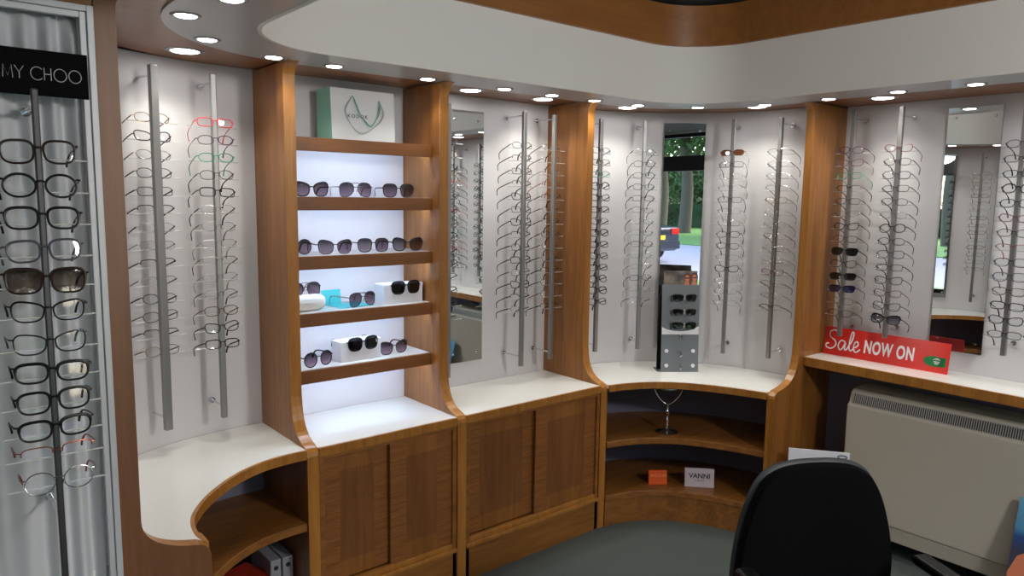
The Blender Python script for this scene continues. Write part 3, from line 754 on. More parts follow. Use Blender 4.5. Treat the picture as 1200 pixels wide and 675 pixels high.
# ------------------------------------------------------------------ mirrors
def mirror(label, c, out, w, z0, z1, d=.006):
    rz = math.atan2(out[0], -out[1])
    t = empty('wall_mirror', (c[0], c[1], z0), rz, label, 'mirror'); h = z1-z0
    bm = bmesh.new(); addbox(bm, -w/2, w/2, -d/2, d/2, 0, h, 1)
    for f in bm.faces:
        if f.calc_center_median().y < -d*.45: f.material_index = 0
    link('glass', bm, [M['mirror'], M['mirror_edge']], t)
    for sx in (-1, 1):
        for z in (.045, h-.045):
            bm = bmesh.new(); addtube(bm, [(sx*(w/2-.03), -d/2-.005, z), (sx*(w/2-.03), -d/2, z)], .0065, 14); link('screw_cap', bm, M['chrome'], t, smooth=True)
    return t
mirror('tall mirror on white wall right of the sunglass shelves', (2.105, 2.884), (0, -1), .200, .868, 2.085)
link_m = mirror('tall corner mirror reflecting the street and a parked car', (3.372, 2.572), (-math.cos(math.radians(42.35)), -math.sin(math.radians(42.35))), .222, .85, 2.10)
mirror('narrow mirror on right wall above end of the sale sign', (3.724, 1.255), (-1, 0), .220, .998, 2.11)
mirror('corner mirror of the left bay, shown only inside the narrow mirror', (.428, 2.572), (.707, -.707), .20, .85, 2.10)

# ------------------------------------------------------------------ paper bag
t = empty('paper_bag', (1.50, 2.80, 1.895), 0, 'white paper carrier bag with mint side and ribbon handles on the topmost shelf', 'bag')
bw, bh, bd = .145, .212, .03
bm = bmesh.new()
fr = [(-bw, -.03, 0), (bw, -.03, 0), (bw-.002, -.024, bh), (-bw-.004, -.024, bh)]; bk = [(-bw-.03, .045, 0), (bw-.03, .045, 0), (bw-.035, .035, bh-.006), (-bw-.035, .035, bh-.006)]
F_ = [bm.verts.new(p) for p in fr]; B_ = [bm.verts.new(p) for p in bk]
bm.faces.new(F_); bm.faces.new(B_[::-1]); bm.faces.new([F_[0], F_[1], B_[1], B_[0]]); bm.faces.new([F_[1], F_[2], B_[2], B_[1]])
g = bm.faces.new([F_[0], B_[0], B_[3], F_[3]]); g.material_index = 1
me = link('bag_body', bm, [M['bag'], M['bag_mint']], t)
md = me.modifiers.new('solid', 'SOLIDIFY'); md.thickness = .0012
def band(pts, w0):
    bm = bmesh.new(); pts = catmull(pts, 5); n = len(pts)
    addtube(bm, pts, [w0*(.5+.9*abs(math.sin(3.1*i/n*PI))) for i in range(n)], 6, up=(0, 1, 0), flat=1); return bm
def fb(u, v): return (-bw+2*bw*u, -.0335-.001*v, bh*(1-v))
link('ribbon_handle', band([fb(.31, .13), fb(.24, .28), fb(.20, .42), fb(.26, .62), fb(.36, .78), fb(.45, .82), fb(.55, .78), fb(.66, .68), fb(.76, .56), fb(.80, .40), fb(.73, .18)], .0026), M['ribbon_grey'], t, smooth=True)
link('ribbon_handle', band([tuple(Vector(fb(.31, .13))+Vector((0, -.003, 0))), fb(.36, .26), fb(.42, .44), fb(.50, .58), fb(.60, .68), tuple(Vector(fb(.70, .50))+Vector((0, -.003, 0))), tuple(Vector(fb(.735, .33))+Vector((0, -.003, 0))), tuple(Vector(fb(.73, .18))+Vector((0, -.003, 0)))], .0026), M['ribbon'], t, smooth=True)
text_obj('bag_lettering', 'KODOK', .021, M['ink'], t, face_mtx((-.03, -.0292, bh*.49), (0, -1, .03)), space=1.35)

# ------------------------------------------------------------------ sunglasses on the shelves and their boxes
def on_shelf(key, x, y, z, rz, where, roll=0):
    src, d = V[key]; b = {'s_cat': .0225, 's_avi': .0237, 's_tort': .0235, 's_way': .0227, 's_round': .0245, 's_black': .0240}[key]
    g = glasses(key, (x, y, z+b*1.25), rz, 0, roll, label=d+' '+where, group='sunglasses on the lit shelves'); g.scale = (1.04, 1.04, 1.17)
Rr = math.radians
on_shelf('s_cat', 1.238, 2.715, 1.671, Rr(-6), 'at left on the second shelf')
on_shelf('s_avi', 1.438, 2.735, 1.671, Rr(-10), 'in the middle of the second shelf')
on_shelf('s_tort', 1.640, 2.735, 1.671, Rr(-14), 'at right on the second shelf')
on_shelf('s_round', 1.180, 2.745, 1.443, Rr(-4), 'at left end of the third shelf')
on_shelf('s_way', 1.332, 2.710, 1.443, Rr(-6), 'second from left on the third shelf')
on_shelf('s_tort', 1.512, 2.725, 1.443, Rr(-8), 'third from left on the third shelf')
on_shelf('s_cat', 1.676, 2.720, 1.443, Rr(-10), 'at right end of the third shelf')
on_shelf('s_round', 1.250, 2.705, .995, Rr(10), 'at left on the lowest shelf')
on_shelf('s_way', 1.615, 2.735, .995, Rr(4), 'at right on the lowest shelf')
on_shelf('s_avi', 1.450, 2.705, 1.2225, Rr(12), 'beside the teal card on the fourth shelf')
# white boxes
def wbox(x, y, z, w, d, h, rz, label):
    t = empty('sunglass_box', (x, y, z), rz, label, 'box', 'white boxes under sunglasses')
    bm = bmesh.new(); addbox(bm, -w/2, w/2, -d/2, d/2, 0, h*.92); addbox(bm, -w/2-.001, w/2+.001, -d/2-.001, d/2+.001, h*.80, h)
    link('box_body', bm, M['box_white'], t, bevel=.0015)
    text_obj('box_print', 'HOLDER', .010, M['letter_silver'], t, face_mtx((0, -d/2-.0012, h*.45), (0, -1, 0)), space=1.2) if 0 else None
    return t
wbox(1.645, 2.745, 1.220, .195, .075, .084, Rr(2), 'white rectangular box at right on the fourth shelf')
wbox(1.438, 2.745, .995, .190, .075, .086, Rr(3), 'white rectangular box in the middle of the lowest shelf')
g = glasses('s_black', (1.655, 2.700, 1.220+.068), Rr(2), Rr(0), 0, 'glossy black sunglasses leaning over the white box on the fourth shelf', 'sunglasses on the lit shelves')
g.scale = (1.06, 1.06, 1.15)
g = glasses('s_black', (1.448, 2.700, .995+.071), Rr(5), Rr(0), 0, 'glossy black sunglasses leaning over white box on the lowest shelf', 'sunglasses on the lit shelves')
g.scale = (1.06, 1.06, 1.15)
# glossy white clam case
t = empty('glasses_case', (1.215, 2.735, 1.220), Rr(4), 'glossy white rounded glasses case at left on the fourth shelf', 'glasses case')
def shell(z0, z1, flip=1):
    bm = bmesh.new(); bmesh.ops.create_uvsphere(bm, u_segments=28, v_segments=14, radius=1)
    for v in bm.verts:
        p = v.co; f = lambda a, n: math.copysign(abs(a)**n, a)
        v.co = Vector((f(p.x, .6)*.080, f(p.y, .7)*.034, .034+f(p.z, .75)*.034))
    return bm
link('case_shell', shell(0, 0), M['case_white'], t, smooth=True)
bm = bmesh.new(); addtube(bm, [(-math.cos(a)*.0805, -math.sin(a)*.0343, .034) for a in [PI*2*i/40 for i in range(40)]], .0008, 5, closed=True)
link('seam', bm, M['f_clear'], t)
glasses('s_avi', (1.206, 2.722, 1.220+.068+.018), Rr(4), 0, 0, 'thin metal double-bridge sunglasses standing on the glossy white case', 'sunglasses on the lit shelves')
t = empty('teal_card', (1.385, 2.815, 1.220), Rr(5), 'folded teal card standing open at centre of the fourth shelf', 'card')
bm = bmesh.new(); addbox(bm, -.055, .035, .02, .0215, 0, .066, mtx=Matrix.Rotation(Rr(-8), 4, 'X')); addbox(bm, -.045, .12, -.105, .015, .0005, .0020)
link('card_fold', bm, M['teal'], t)

# ------------------------------------------------------------------ grey acrylic sunglass stand in front of the corner mirror
out = Vector((-.595, -.804, 0)); rz = math.atan2(out.x, -out.y)
t = empty('sunglass_stand', (3.200, 2.412, LOWZ), rz, 'grey acrylic stand with three sunglasses before the corner mirror', 'display stand')
tl = Matrix.Rotation(Rr(-4.5), 4, 'X')
bm = bmesh.new(); W_ = .103; H_ = .475
addbox(bm, -W_, W_, 0, .004, 0, H_)
bmesh.ops.transform(bm, matrix=tl, verts=bm.verts)
addbox(bm, -W_-.018, W_-.02, .0, .10, 0, .004)
link('stand_plate', bm, M['acrylic_grey'], t, bevel=.001)
bm = bmesh.new(); addbox(bm, -W_-.012, -W_+.02, .050, .054, .0, .42); link('rear_plate', bm, M['black'], t)
bm = bmesh.new(); n = 20
poly = [(-W_+.002, .205), (-W_+.002, .245)]+[(-W_+.03+.14*i/n, .232-.010*math.sin(PI*i/n)) for i in range(n+1)]+[(W_-.002, .25), (W_-.002, .205)]
addprism(bm, poly, -.0015, -.0005, lambda u, v, h: (u, h, v)); bmesh.ops.transform(bm, matrix=tl, verts=bm.verts)
link('white_band', bm, M['box_white'], t)
for z in (.035, .115):
    for s in (-1, 1):
        bm = bmesh.new(); addtube(bm, [(s*.073, -.0022, z), (s*.073, 0, z)], .0105, 16); bmesh.ops.transform(bm, matrix=tl, verts=bm.verts)
        link('round_cutout', bm, M['box_white'], t)
for z in (.03, .10, .19):
    bm = bmesh.new(); addtube(bm, [(0, 0, z+.012), (0, -.02, z+.01), (.004, -.028, z-.004), (0, -.022, z-.014)], .004, 8); bmesh.ops.transform(bm, matrix=tl, verts=bm.verts)
    link('hook', bm, M['chrome'], t, smooth=True)
bm = bmesh.new(); addbox(bm, -W_+.01, W_-.012, .006, .008, H_-.02, H_+.075); bmesh.ops.transform(bm, matrix=tl, verts=bm.verts)
m_, nt, outn = newmat('photo_card')
bs = nt.nodes.new('ShaderNodeBsdfPrincipled'); bs.inputs['Roughness'].default_value = .35
nt.links.new(bs.outputs[0], outn.inputs[0])
tc = nt.nodes.new('ShaderNodeTexCoord'); n1 = nt.nodes.new('ShaderNodeTexNoise'); n1.inputs['Scale'].default_value = 14; nt.links.new(tc.outputs['Object'], n1.inputs[0])
crn = nt.nodes.new('ShaderNodeValToRGB'); crn.color_ramp.elements[0].position = .4; crn.color_ramp.elements[0].color = srgb(44, 36, 32); crn.color_ramp.elements[1].position = .65; crn.color_ramp.elements[1].color = srgb(128, 112, 96)
nt.links.new(n1.outputs[0], crn.inputs[0]); nt.links.new(crn.outputs[0], bs.inputs['Base Color'])
M['photo'] = m_
card = link('photo_header', bm, M['photo'], t)
M['skin'] = pbr('printed_skin', srgb(206, 120, 84), .5); M['hair'] = pbr('printed_hair', srgb(70, 30, 16), .5)
for cx, hz in ((.035, .035), (.074, .038)):
    bm = bmesh.new(); z0 = H_+hz
    addprism(bm, [(cx+.020*math.cos(a), z0+.002+.026*math.sin(a)) for a in [2*PI*i/18 for i in range(18)]], .0052, .0058, lambda u, v, h: (u, h, v), 1)
    addprism(bm, [(cx+.013*math.cos(a), z0-.002+.019*math.sin(a)) for a in [2*PI*i/18 for i in range(18)]], .0046, .0052, lambda u, v, h: (u, h, v), 0)
    addprism(bm, [(cx-.018, H_+.0), (cx+.014, H_+.0), (cx+.008, H_+.018), (cx-.010, H_+.018)], .0046, .0052, lambda u, v, h: (u, h, v), 0)
    for q in (-1, 1): addprism(bm, [(cx+q*.0062+.0055*math.cos(a), z0+.001+.0045*math.sin(a)) for a in [2*PI*i/12 for i in range(12)]], .0040, .0046, lambda u, v, h: (u, h, v), 2)
    bmesh.ops.transform(bm, matrix=tl, verts=bm.verts); link('printed_portrait', bm, [M['skin'], M['hair'], M['black']], t)
R3 = Matrix.Rotation(rz, 4, 'Z')
for k, (z, key, ds) in enumerate(((.405, 'sundark', 'topmost'), (.328, 'suntort', 'middle'), (.255, 'sundark', 'lowest'))):
    p = Vector((3.200, 2.412, LOWZ)) + (R3 @ (tl @ Vector((.012, -.034, z))))
    g = glasses(key, p, rz, Rr(-4), 0, 'dark brown sunglasses, '+ds+' pair on the grey acrylic stand', 'sunglasses on the grey stand')
    bm = bmesh.new(); zc = z+.002
    addtube(bm, [(.012, 0, zc-.008), (.012, -.030, zc-.010), (.012, -.036, zc+.012)], .0038, 8); bmesh.ops.transform(bm, matrix=tl, verts=bm.verts)
    link('nose_hook', bm, M['acrylic'], t, smooth=True)
    # arms of these pairs are folded back flat: shorten the reach
    for ch in g.children:
        if ch.name.startswith('temple'): ch.scale = (1, .24, 1)

# ------------------------------------------------------------------ chrome vanity mirror on the curved shelf
t = empty('vanity_mirror', (3.06, 2.372, .45), Rr(-50), 'small chrome tabletop swivel mirror tipped flat on the curved shelf', 'vanity mirror')
link('base', lathe([(.001, 0), (.058, 0), (.060, .004), (.050, .010), (.022, .014), (.010, .022), (.008, .034)], 32), M['chrome'], t, smooth=True)
link('stem', lathe([(.008, .03), (.006, .05), (.013, .062), (.013, .070), (.006, .080), (.006, .092), (.014, .102), (.015, .110), (.007, .120), (.006, .145), (.009, .152), (.004, .158)], 20), M['chrome'], t, smooth=True)
bm = bmesh.new(); addtube(bm, catmull([(-.074, 0, .250), (-.066, 0, .215), (-.042, 0, .180), (-.012, 0, .155), (.012, 0, .155), (.042, 0, .180), (.066, 0, .215), (.074, 0, .250)], 5), .0035, 10, up=(0, 1, 0))
link('yoke', bm, M['chrome'], t, smooth=True)
link('mirror_disc', lathe([(.001, .241), (.066, .241), (.072, .246), (.072, .252), (.066, .257), (.001, .257)], 36), M['chrome'], t, smooth=True)

# brand cards on the bottom shelf
def card_at(name, label, x, y, z, rz, w, h, m, tilt=-8, th=.006):
    t = empty(name, (x, y, z), rz, label, 'card')
    bm = bmesh.new(); addbox(bm, -w/2, w/2, 0, th, 0, h); bmesh.ops.transform(bm, matrix=Matrix.Rotation(Rr(tilt), 4, 'X'), verts=bm.verts)
    link('card_board', bm, m, t); return t, Matrix.Rotation(Rr(tilt), 4, 'X')
t, tm_ = card_at('brand_card', 'small orange square card on lowest shelf of the right curved unit', 3.02, 2.385, .165, Rr(-38), .098, .075, M['orange'], th=.02)
text_obj('card_lettering', 'WOOW', .022, M['orange_ink'], t, tm_ @ face_mtx((0, -.001, .046), (0, -1, 0)), space=1.2)
t, tm_ = card_at('brand_card', 'pale card reading VANNI on lowest shelf of the right curved unit', 3.165, 2.225, .165, Rr(-46), .152, .098, M['card'], th=.02)
text_obj('card_lettering', 'VANNI', .036, M['ink'], t, tm_ @ face_mtx((0, -.001, .058), (0, -1, 0)), bold=.0008)
text_obj('card_lettering', 'EYEWEAR', .010, M['ink'], t, tm_ @ face_mtx((0, -.001, .034), (0, -1, 0)), space=1.2)

# boxes and files at the bottom of the left unit
t = empty('cardboard_box', (.90, 2.63, .151), Rr(20), 'red box with white front at bottom of the left curved unit', 'box')
bm = bmesh.new(); addbox(bm, -.09, .09, -.06, .10, 0, .085, 1); addbox(bm, -.092, .092, -.062, .102, .068, .090, 0); link('box_body', bm, [M['red_book'], M['box_white']], t, bevel=.002)
for k, (x, dd) in enumerate(((1.005, 'left'), (1.052, 'right'))):
    t = empty('box_file', (x, 2.67, .151), 0, 'grey box file, '+dd+' of the two at bottom of left curved unit', 'box file', 'grey box files under the left worktop')
    bm = bmesh.new(); addbox(bm, -.021, .021, -.085, .12, 0, .150)
    link('file_body', bm, M['file'], t, bevel=.004)
    bm = bmesh.new(); addtube(bm, [(0, -.0862, .118), (0, -.0848, .118)], .009, 16); link('finger_hole', bm, M['dark'], t)

# ------------------------------------------------------------------ sale sign
sy0, sy1 = 1.832, 1.241
t = empty('sale_sign', (3.62, (sy0+sy1)/2, .903), Rr(-90), 'red sign reading Sale NOW ON standing on the high white shelf', 'sign')
SW, SH = (sy0-sy1), .142
lean = Matrix.Rotation(Rr(-10), 4, 'X')
bm = bmesh.new(); addbox(bm, -SW/2, SW/2, 0, .003, 0, SH); bmesh.ops.transform(bm, matrix=lean, verts=bm.verts); link('sign_board', bm, M['red'], t)
bm = bmesh.new(); addbox(bm, -.05, .05, .0245, .0275, 0, SH*.75); link('strut', bm, M['red'], t)
def sp(u, v): return lean @ Vector((-SW/2+u*SW, -.0012, v*SH))
S1 = [[(.118, .80), (.085, .90), (.045, .82), (.050, .64), (.095, .52), (.105, .36), (.070, .22), (.025, .26), (.022, .36), (.045, .40)],
      [(.185, .52), (.150, .56), (.128, .40), (.140, .24), (.165, .26), (.187, .50), (.185, .30), (.198, .24), (.218, .38)],
      [(.214, .36), (.240, .60), (.248, .86), (.234, .90), (.224, .70), (.222, .36), (.238, .24), (.262, .34)],
      [(.258, .36), (.280, .40), (.296, .50), (.284, .60), (.264, .52), (.262, .32), (.284, .22), (.318, .34)]]
bm = bmesh.new()
for s in S1:
    pts = catmull([tuple(sp(*p)) for p in s], 5); addtube(bm, pts, .0034, 6, up=tuple(lean @ Vector((0, 1, 0))), flat=1)
for v in bm.verts: # flatten the paint onto the board
    q = lean.inverted() @ v.co; q.y = -.0012+(q.y+.0012)*.2; v.co = lean @ q
link('script_lettering', bm, M['white'], t)
text_obj('lettering', 'NOW ON', .086, M['white'], t, lean @ face_mtx((-SW/2+.545*SW, -.0006, .45*SH), (0, -1, 0)), sx=.57, bold=.0028, space=1.12)
bm = bmesh.new(); addprism(bm, [(-SW/2+.895*SW+.046*math.cos(a), .36*SH+.024*math.sin(a)) for a in [2*PI*i/28 for i in range(28)]], -.0022, -.0002, lambda u, v, h: (u, h, v))
addprism(bm, [(-SW/2+.945*SW+.020*c, .36*SH+.0215*d) for c, d in ((-1, -1), (1, -1), (1, 1), (-1, 1))], -.0022, -.0002, lambda u, v, h: (u, h, v))
bmesh.ops.transform(bm, matrix=lean, verts=bm.verts); link('green_badge', bm, M['green'], t)
bm = bmesh.new()
bx, bz = -SW/2+.915*SW, .36*SH
for w_, z_ in ((.026, .000), (.022, -.0055), (.015, -.011)): addbox(bm, bx-w_/2, bx+w_/2, -.0034, -.0023, bz+z_-.0015, bz+z_+.0012)
addtube(bm, [(bx-.015, -.003, bz+.006), (bx-.006, -.003, bz+.014), (bx+.006, -.003, bz+.014), (bx+.015, -.003, bz+.007)], .0012, 5, up=(0, 1, 0))
addtube(bm, [(bx-.004, -.003, bz+.006), (bx-.004, -.003, bz+.012), (bx+.004, -.003, bz+.012), (bx+.004, -.003, bz+.006)], .0012, 5, up=(0, 1, 0))
bmesh.ops.transform(bm, matrix=lean, verts=bm.verts); link('badge_print', bm, M['white'], t)

# ------------------------------------------------------------------ storage heater
hy0, hy1 = .74, 1.632
t = empty('storage_heater', (3.61, (hy0+hy1)/2, 0), 0, 'cream storage heater with slotted top grille under the high shelf', 'heater')
bm = bmesh.new()
poly = [(3.72, .085), (3.72, .775), (3.60, .775), (3.555, .770), (3.535, .755), (3.518, .705), (3.502, .700), (3.502, .085)]
addprism(bm, poly, hy0, hy1, lambda u, v, h: (u, h, v)); link('casing', bm, M['heater'], t, world=True, bevel=.012, seg=3)
bm = bmesh.new(); addbox(bm, 3.494, 3.503, hy0+.008, hy1-.008, .162, .698); link('front_panel', bm, M['heater'], t, world=True, bevel=.003)
link('skirt', box(3.497, 3.503, hy0+.008, hy1-.008, .090, .158), M['heater_low'], t, world=True, bevel=.002)
gm = Matrix.Translation((3.5165, (hy0+hy1)/2, .704)) @ Matrix.Rotation(math.atan2(.0165, .05), 4, 'Y')
L_ = (hy1-hy0)/2-.022
bm = bmesh.new(); addbox(bm, -.0035, .001, -L_, L_, .0, .052, 0)
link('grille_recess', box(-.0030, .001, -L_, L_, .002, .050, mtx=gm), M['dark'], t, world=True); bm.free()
bm = bmesh.new(); ns = 92
for i in range(ns+1):
    y = -L_+2*L_*i/ns; addbox(bm, -.0052, -.0031, y-.0021, y+.0021, .002, .050, mtx=gm)
addbox(bm, -.0058, -.0030, -L_-.004, L_+.004, .048, .053, mtx=gm); addbox(bm, -.0058, -.0030, -L_-.004, L_+.004, -.001, .003, mtx=gm)
link('grille', bm, M['steel'], t, world=True)
for y in (hy0+.12, hy1-.13): link('foot', box(3.515, 3.70, y-.02, y+.02, 0, .086), M['heater_low'], t, world=True, bevel=.003)

# white card leaning near the divider, behind the chair
ax, bx_ = Vector((3.215, 1.765, 0)), Vector((3.375, 1.545, 0)); d = (bx_-ax); rzc = math.atan2(d.y, d.x)
mid = (ax+bx_)/2
t = empty('leaning_card', (mid.x-.03, mid.y-.025, 0), rzc, 'large white card with dark printed logo leaning behind the office chair', 'card')
bm = bmesh.new(); hL = .502; addbox(bm, -d.length/2, d.length/2, 0, .006, 0, hL); lm = Matrix.Rotation(Rr(-4), 4, 'X'); bmesh.ops.transform(bm, matrix=lm, verts=bm.verts)
link('card_board', bm, M['box_white'], t)
bm = bmesh.new(); addtube(bm, [(d.length/2-.032+.020*math.cos(a), -.001, hL-.022+.008*math.sin(a)) for a in [2*PI*i/20 for i in range(20)]], .0022, 6, closed=True, up=(0, 1, 0)); bmesh.ops.transform(bm, matrix=lm, verts=bm.verts)
link('printed_logo', bm, M['ink'], t)

# poster board at bottom right, in front of the heater
m_, nt, outn = newmat('portrait_poster'); bs = nt.nodes.new('ShaderNodeBsdfPrincipled'); bs.inputs['Roughness'].default_value = .3
nt.links.new(bs.outputs[0], outn.inputs[0])
tc = nt.nodes.new('ShaderNodeTexCoord'); sp_ = nt.nodes.new('ShaderNodeSeparateXYZ'); nt.links.new(tc.outputs['Object'], sp_.inputs[0])
nz = nt.nodes.new('ShaderNodeTexNoise'); nz.inputs['Scale'].default_value = 9; nt.links.new(tc.outputs['Object'], nz.inputs[0])
ma = nt.nodes.new('ShaderNodeMath'); ma.operation = 'MULTIPLY_ADD'; ma.inputs[1].default_value = .05; nt.links.new(nz.outputs[0], ma.inputs[0]); nt.links.new(sp_.outputs[2], ma.inputs[2])
crn = nt.nodes.new('ShaderNodeValToRGB'); els = crn.color_ramp.elements
els[0].position = .30; els[0].color = srgb(60, 62, 84); els[1].position = .50; els[1].color = srgb(96, 160, 190)
e2 = els.new(.36); e2.color = srgb(40, 74, 130); e3 = els.new(.395); e3.color = srgb(80, 140, 176)
nt.links.new(ma.outputs[0], crn.inputs[0]); nt.links.new(crn.outputs[0], bs.inputs['Base Color'])
M['poster'] = m_
t = empty('poster_board', (3.33, .67, 0), Rr(-90), 'blue portrait poster board leaning on the cream heater, bottom right', 'poster')
lm = Matrix.Rotation(-math.atan2(.135, .485), 4, 'X')
bm = bmesh.new(); addbox(bm, -.205, .18, 0, .005, 0, .503); bmesh.ops.transform(bm, matrix=lm, verts=bm.verts); link('board', bm, M['poster'], t)
def blob(bm, cx, cz, rx, rz_, y, mi, a0=0, n=26): addprism(bm, [(cx+rx*math.cos(a)*(1+.06*math.sin(3*a)), cz+rz_*math.sin(a)) for a in [2*PI*i/n for i in range(n)]], y, y+.0006, lambda u, v, h: (u, h, v), mi)
bm = bmesh.new(); blob(bm, .02, .24, .125, .155, -.0010, 1); blob(bm, .01, .22, .085, .115, -.0018, 0)
addprism(bm, [(-.203, .001), (.15, .001), (.09, .11), (-.06, .27), (-.13, .31), (-.18, .27), (-.203, .20)], -.0016, -.0010, lambda u, v, h: (u, h, v), 0)
for q in (-.035, .045): blob(bm, q+.005, .245, .030, .022, -.0026, 2)
blob(bm, .008, .155, .022, .007, -.0026, 3)
bmesh.ops.transform(bm, matrix=lm, verts=bm.verts); link('printed_portrait', bm, [M['skin'], M['hair'], M['black'], M['red_book']], t)

# ------------------------------------------------------------------ office chair
CH = (1.95, .98); fr_ = Vector((math.cos(Rr(240)), math.sin(Rr(240))))     # the way it faces
t = empty('office_chair', (CH[0]+fr_.x*.20, CH[1]+fr_.y*.20, 0), Rr(240-90), 'black fabric office chair with rounded back in the right foreground', 'chair')
# local: +Y faces forward, back rest at y=-.24
def back_bm(y, th, grow=0, bulge=.02):
    bm = bmesh.new(); prof = []
    KX = 1.07; pts = [(.0, .500), (.12, .500), (.185, .515), (.218, .56), (.226, .64), (.218, .73), (.200, .82), (.178, .89), (.150, .938), (.105, .966), (.05, .976), (0, .978)]
    right = catmull([(a*KX+(grow if a > 0 else 0), b+grow*(1 if b > .7 else -1)) for a, b in pts], 3)
    loop = right+[(-p[0], p[1]) for p in right[::-1][1:-1]]
    loop = [(x, .5+(z-.5)*.93) for x, z in loop]; n = len(loop); cz = .72
    rings = []
    for s, yy in ((.0, -th/2-bulge), (.55, -th/2-bulge*.75), (.88, -th/2-bulge*.2), (.97, -th/2+.006), (1.0, 0), (.97, th/2-.006), (.88, th/2), (.5, th/2+.004), (.0, th/2+.005)):
        rings.append([(x*s, yy+y+.018*((x*s)/.22)**2*1.0-.0*(z-cz), cz+(z-cz)*s) for x, z in loop])
    V_ = []
    for k, R_ in enumerate(rings):
        V_.append([bm.verts.new(R_[0])] if k in (0, len(rings)-1) else [bm.verts.new(p) for p in R_])
    for k in range(len(V_)-1):
        A, B = V_[k], V_[k+1]
        for i in range(n):
            j = (i+1) % n
            if len(A) == 1: bm.faces.new([A[0], B[i], B[j]])
            elif len(B) == 1: bm.faces.new([A[i], B[0], A[j]])
            else: bm.faces.new([A[i], B[i], B[j], A[j]])
    return bm
link('backrest', back_bm(-.205, .05, 0, .0), M['fabric'], t, smooth=True)
link('backrest_shell', back_bm(-.228, .030, .006, .018), M['grey_plastic'], t, smooth=True)
bm = bmesh.new(); bmesh.ops.create_uvsphere(bm, u_segments=32, v_segments=14, radius=1)
for v in bm.verts:
    p = v.co; f = lambda a_, n_: math.copysign(abs(a_)**n_, a_)
    v.co = Vector((f(p.x, .55)*.245, .03+f(p.y, .55)*.235, .465+f(p.z, .6)*.035))
link('seat', bm, M['fabric'], t, smooth=True)
link('seat_pan', lathe([(.001, .395), (.14, .395), (.19, .425), (.19, .434), (.001, .434)], 28), M['black'], t, smooth=True)
bm = bmesh.new(); addtube(bm, catmull([(0, -.03, .412), (0, -.20, .405), (0, -.285, .43), (0, -.290, .52), (0, -.272, .62)], 4), .016, 10, up=(1, 0, 0), flat=1); link('back_bar', bm, M['black'], t, smooth=True)
link('gas_lift', lathe([(.025, .11), (.025, .26), (.016, .265), (.016, .40)], 20), M['chrome'], t, smooth=True)
for k in range(5):
    a = 2*PI*k/5+.4; c, s = math.cos(a), math.sin(a)
    link('base_leg', tube([(0, 0, .115), (c*.15, s*.15, .105), (c*.285, s*.285, .075)], [.026, .022, .015], seg=10), M['black'], t, smooth=True)
    bm = bmesh.new()
    for q in (-.013, .013): addtube(bm, [(c*.29-s*(q-.008), s*.29+c*(q-.008), .028), (c*.29-s*(q+.008), s*.29+c*(q+.008), .028)], .028, 18)
    addtube(bm, [(c*.285, s*.285, .075), (c*.285, s*.285, .035)], .007, 8)
    link('castor', bm, M['black'], t, smooth=True)
for s in (-1, 1):
    bm = bmesh.new(); addtube(bm, catmull([(s*.17, .02, .425), (s*.246, .02, .43), (s*.264, .02, .48), (s*.264, .02, .690)], 4), .013, 10, up=(0, 1, 0)); ar = link('armrest', bm, M['black'], t, smooth=True)
    bm = bmesh.new(); addbox(bm, s*.264-.027, s*.264+.027, -.10, .14, .680, .708); link('arm_pad', bm, M['black'], ar, bevel=.012, seg=3)

# ------------------------------------------------------------------ the street behind the camera, seen through the mirrors
G_ = {}
G_['pave'] = pbr('pavement', srgb(170, 168, 166), .9, noise=.06, nscale=4)
G_['road'] = pbr('asphalt_road', srgb(158, 156, 166), .9, noise=.05, nscale=8)
G_['grass'] = pbr('grass_lawn', srgb(98, 142, 64), .95, noise=.3, nscale=9)
G_['leaf'] = pbr('tree_leaves', srgb(70, 102, 52), .7, noise=.45, nscale=5)
G_['hedge'] = pbr('hedge_leaves', srgb(36, 66, 30), .8, noise=.45, nscale=9)
G_['bark'] = pbr('tree_bark', srgb(92, 84, 74), .95, noise=.3, nscale=12)
G_['carpaint'] = pbr('dark_car_paint', srgb(28, 32, 48), .2, coat=.8)
G_['glass'] = pbr('car_glass', srgb(20, 24, 28), .05)
G_['tail'] = pbr('tail_lamp', srgb(190, 24, 20), .2)
G_['plate'] = pbr('yellow_plate', srgb(240, 190, 40), .4)
m_, nt, outn = newmat('brickwork'); bs = nt.nodes.new('ShaderNodeBsdfPrincipled'); br = nt.nodes.new('ShaderNodeTexBrick'); br.inputs['Scale'].default_value = 4
br.inputs[1].default_value = srgb(178, 112, 96); br.inputs[2].default_value = srgb(160, 96, 82); br.inputs[3].default_value = srgb(190, 180, 170)
tc = nt.nodes.new('ShaderNodeTexCoord'); mp = nt.nodes.new('ShaderNodeMapping'); mp.inputs['Rotation'].default_value = (PI/2, 0, 0)
nt.links.new(tc.outputs['Object'], mp.inputs[0]); nt.links.new(mp.outputs[0], br.inputs[0]); nt.links.new(br.outputs[0], bs.inputs[0]); nt.links.new(bs.outputs[0], outn.inputs[0]); G_['brick'] = m_
struct('ground_pavement', box(-40, 30, -4.6, Y0-.12, -.12, -.02), G_['pave'])
tag(link('verge_grass', box(-40, 30, -6.3, -4.6, -.12, .0), G_['grass']), 'strip of bright green grass between pavement and road', 'grass', kind='stuff')
struct('ground_road', box(-40, 30, -15.5, -6.3, -.12, -.03), G_['road'])
tag(link('far_lawn', box(-60, 40, -70, -15.5, -.12, 0), G_['grass']), 'green lawn beyond the road under the trees', 'grass', kind='stuff')
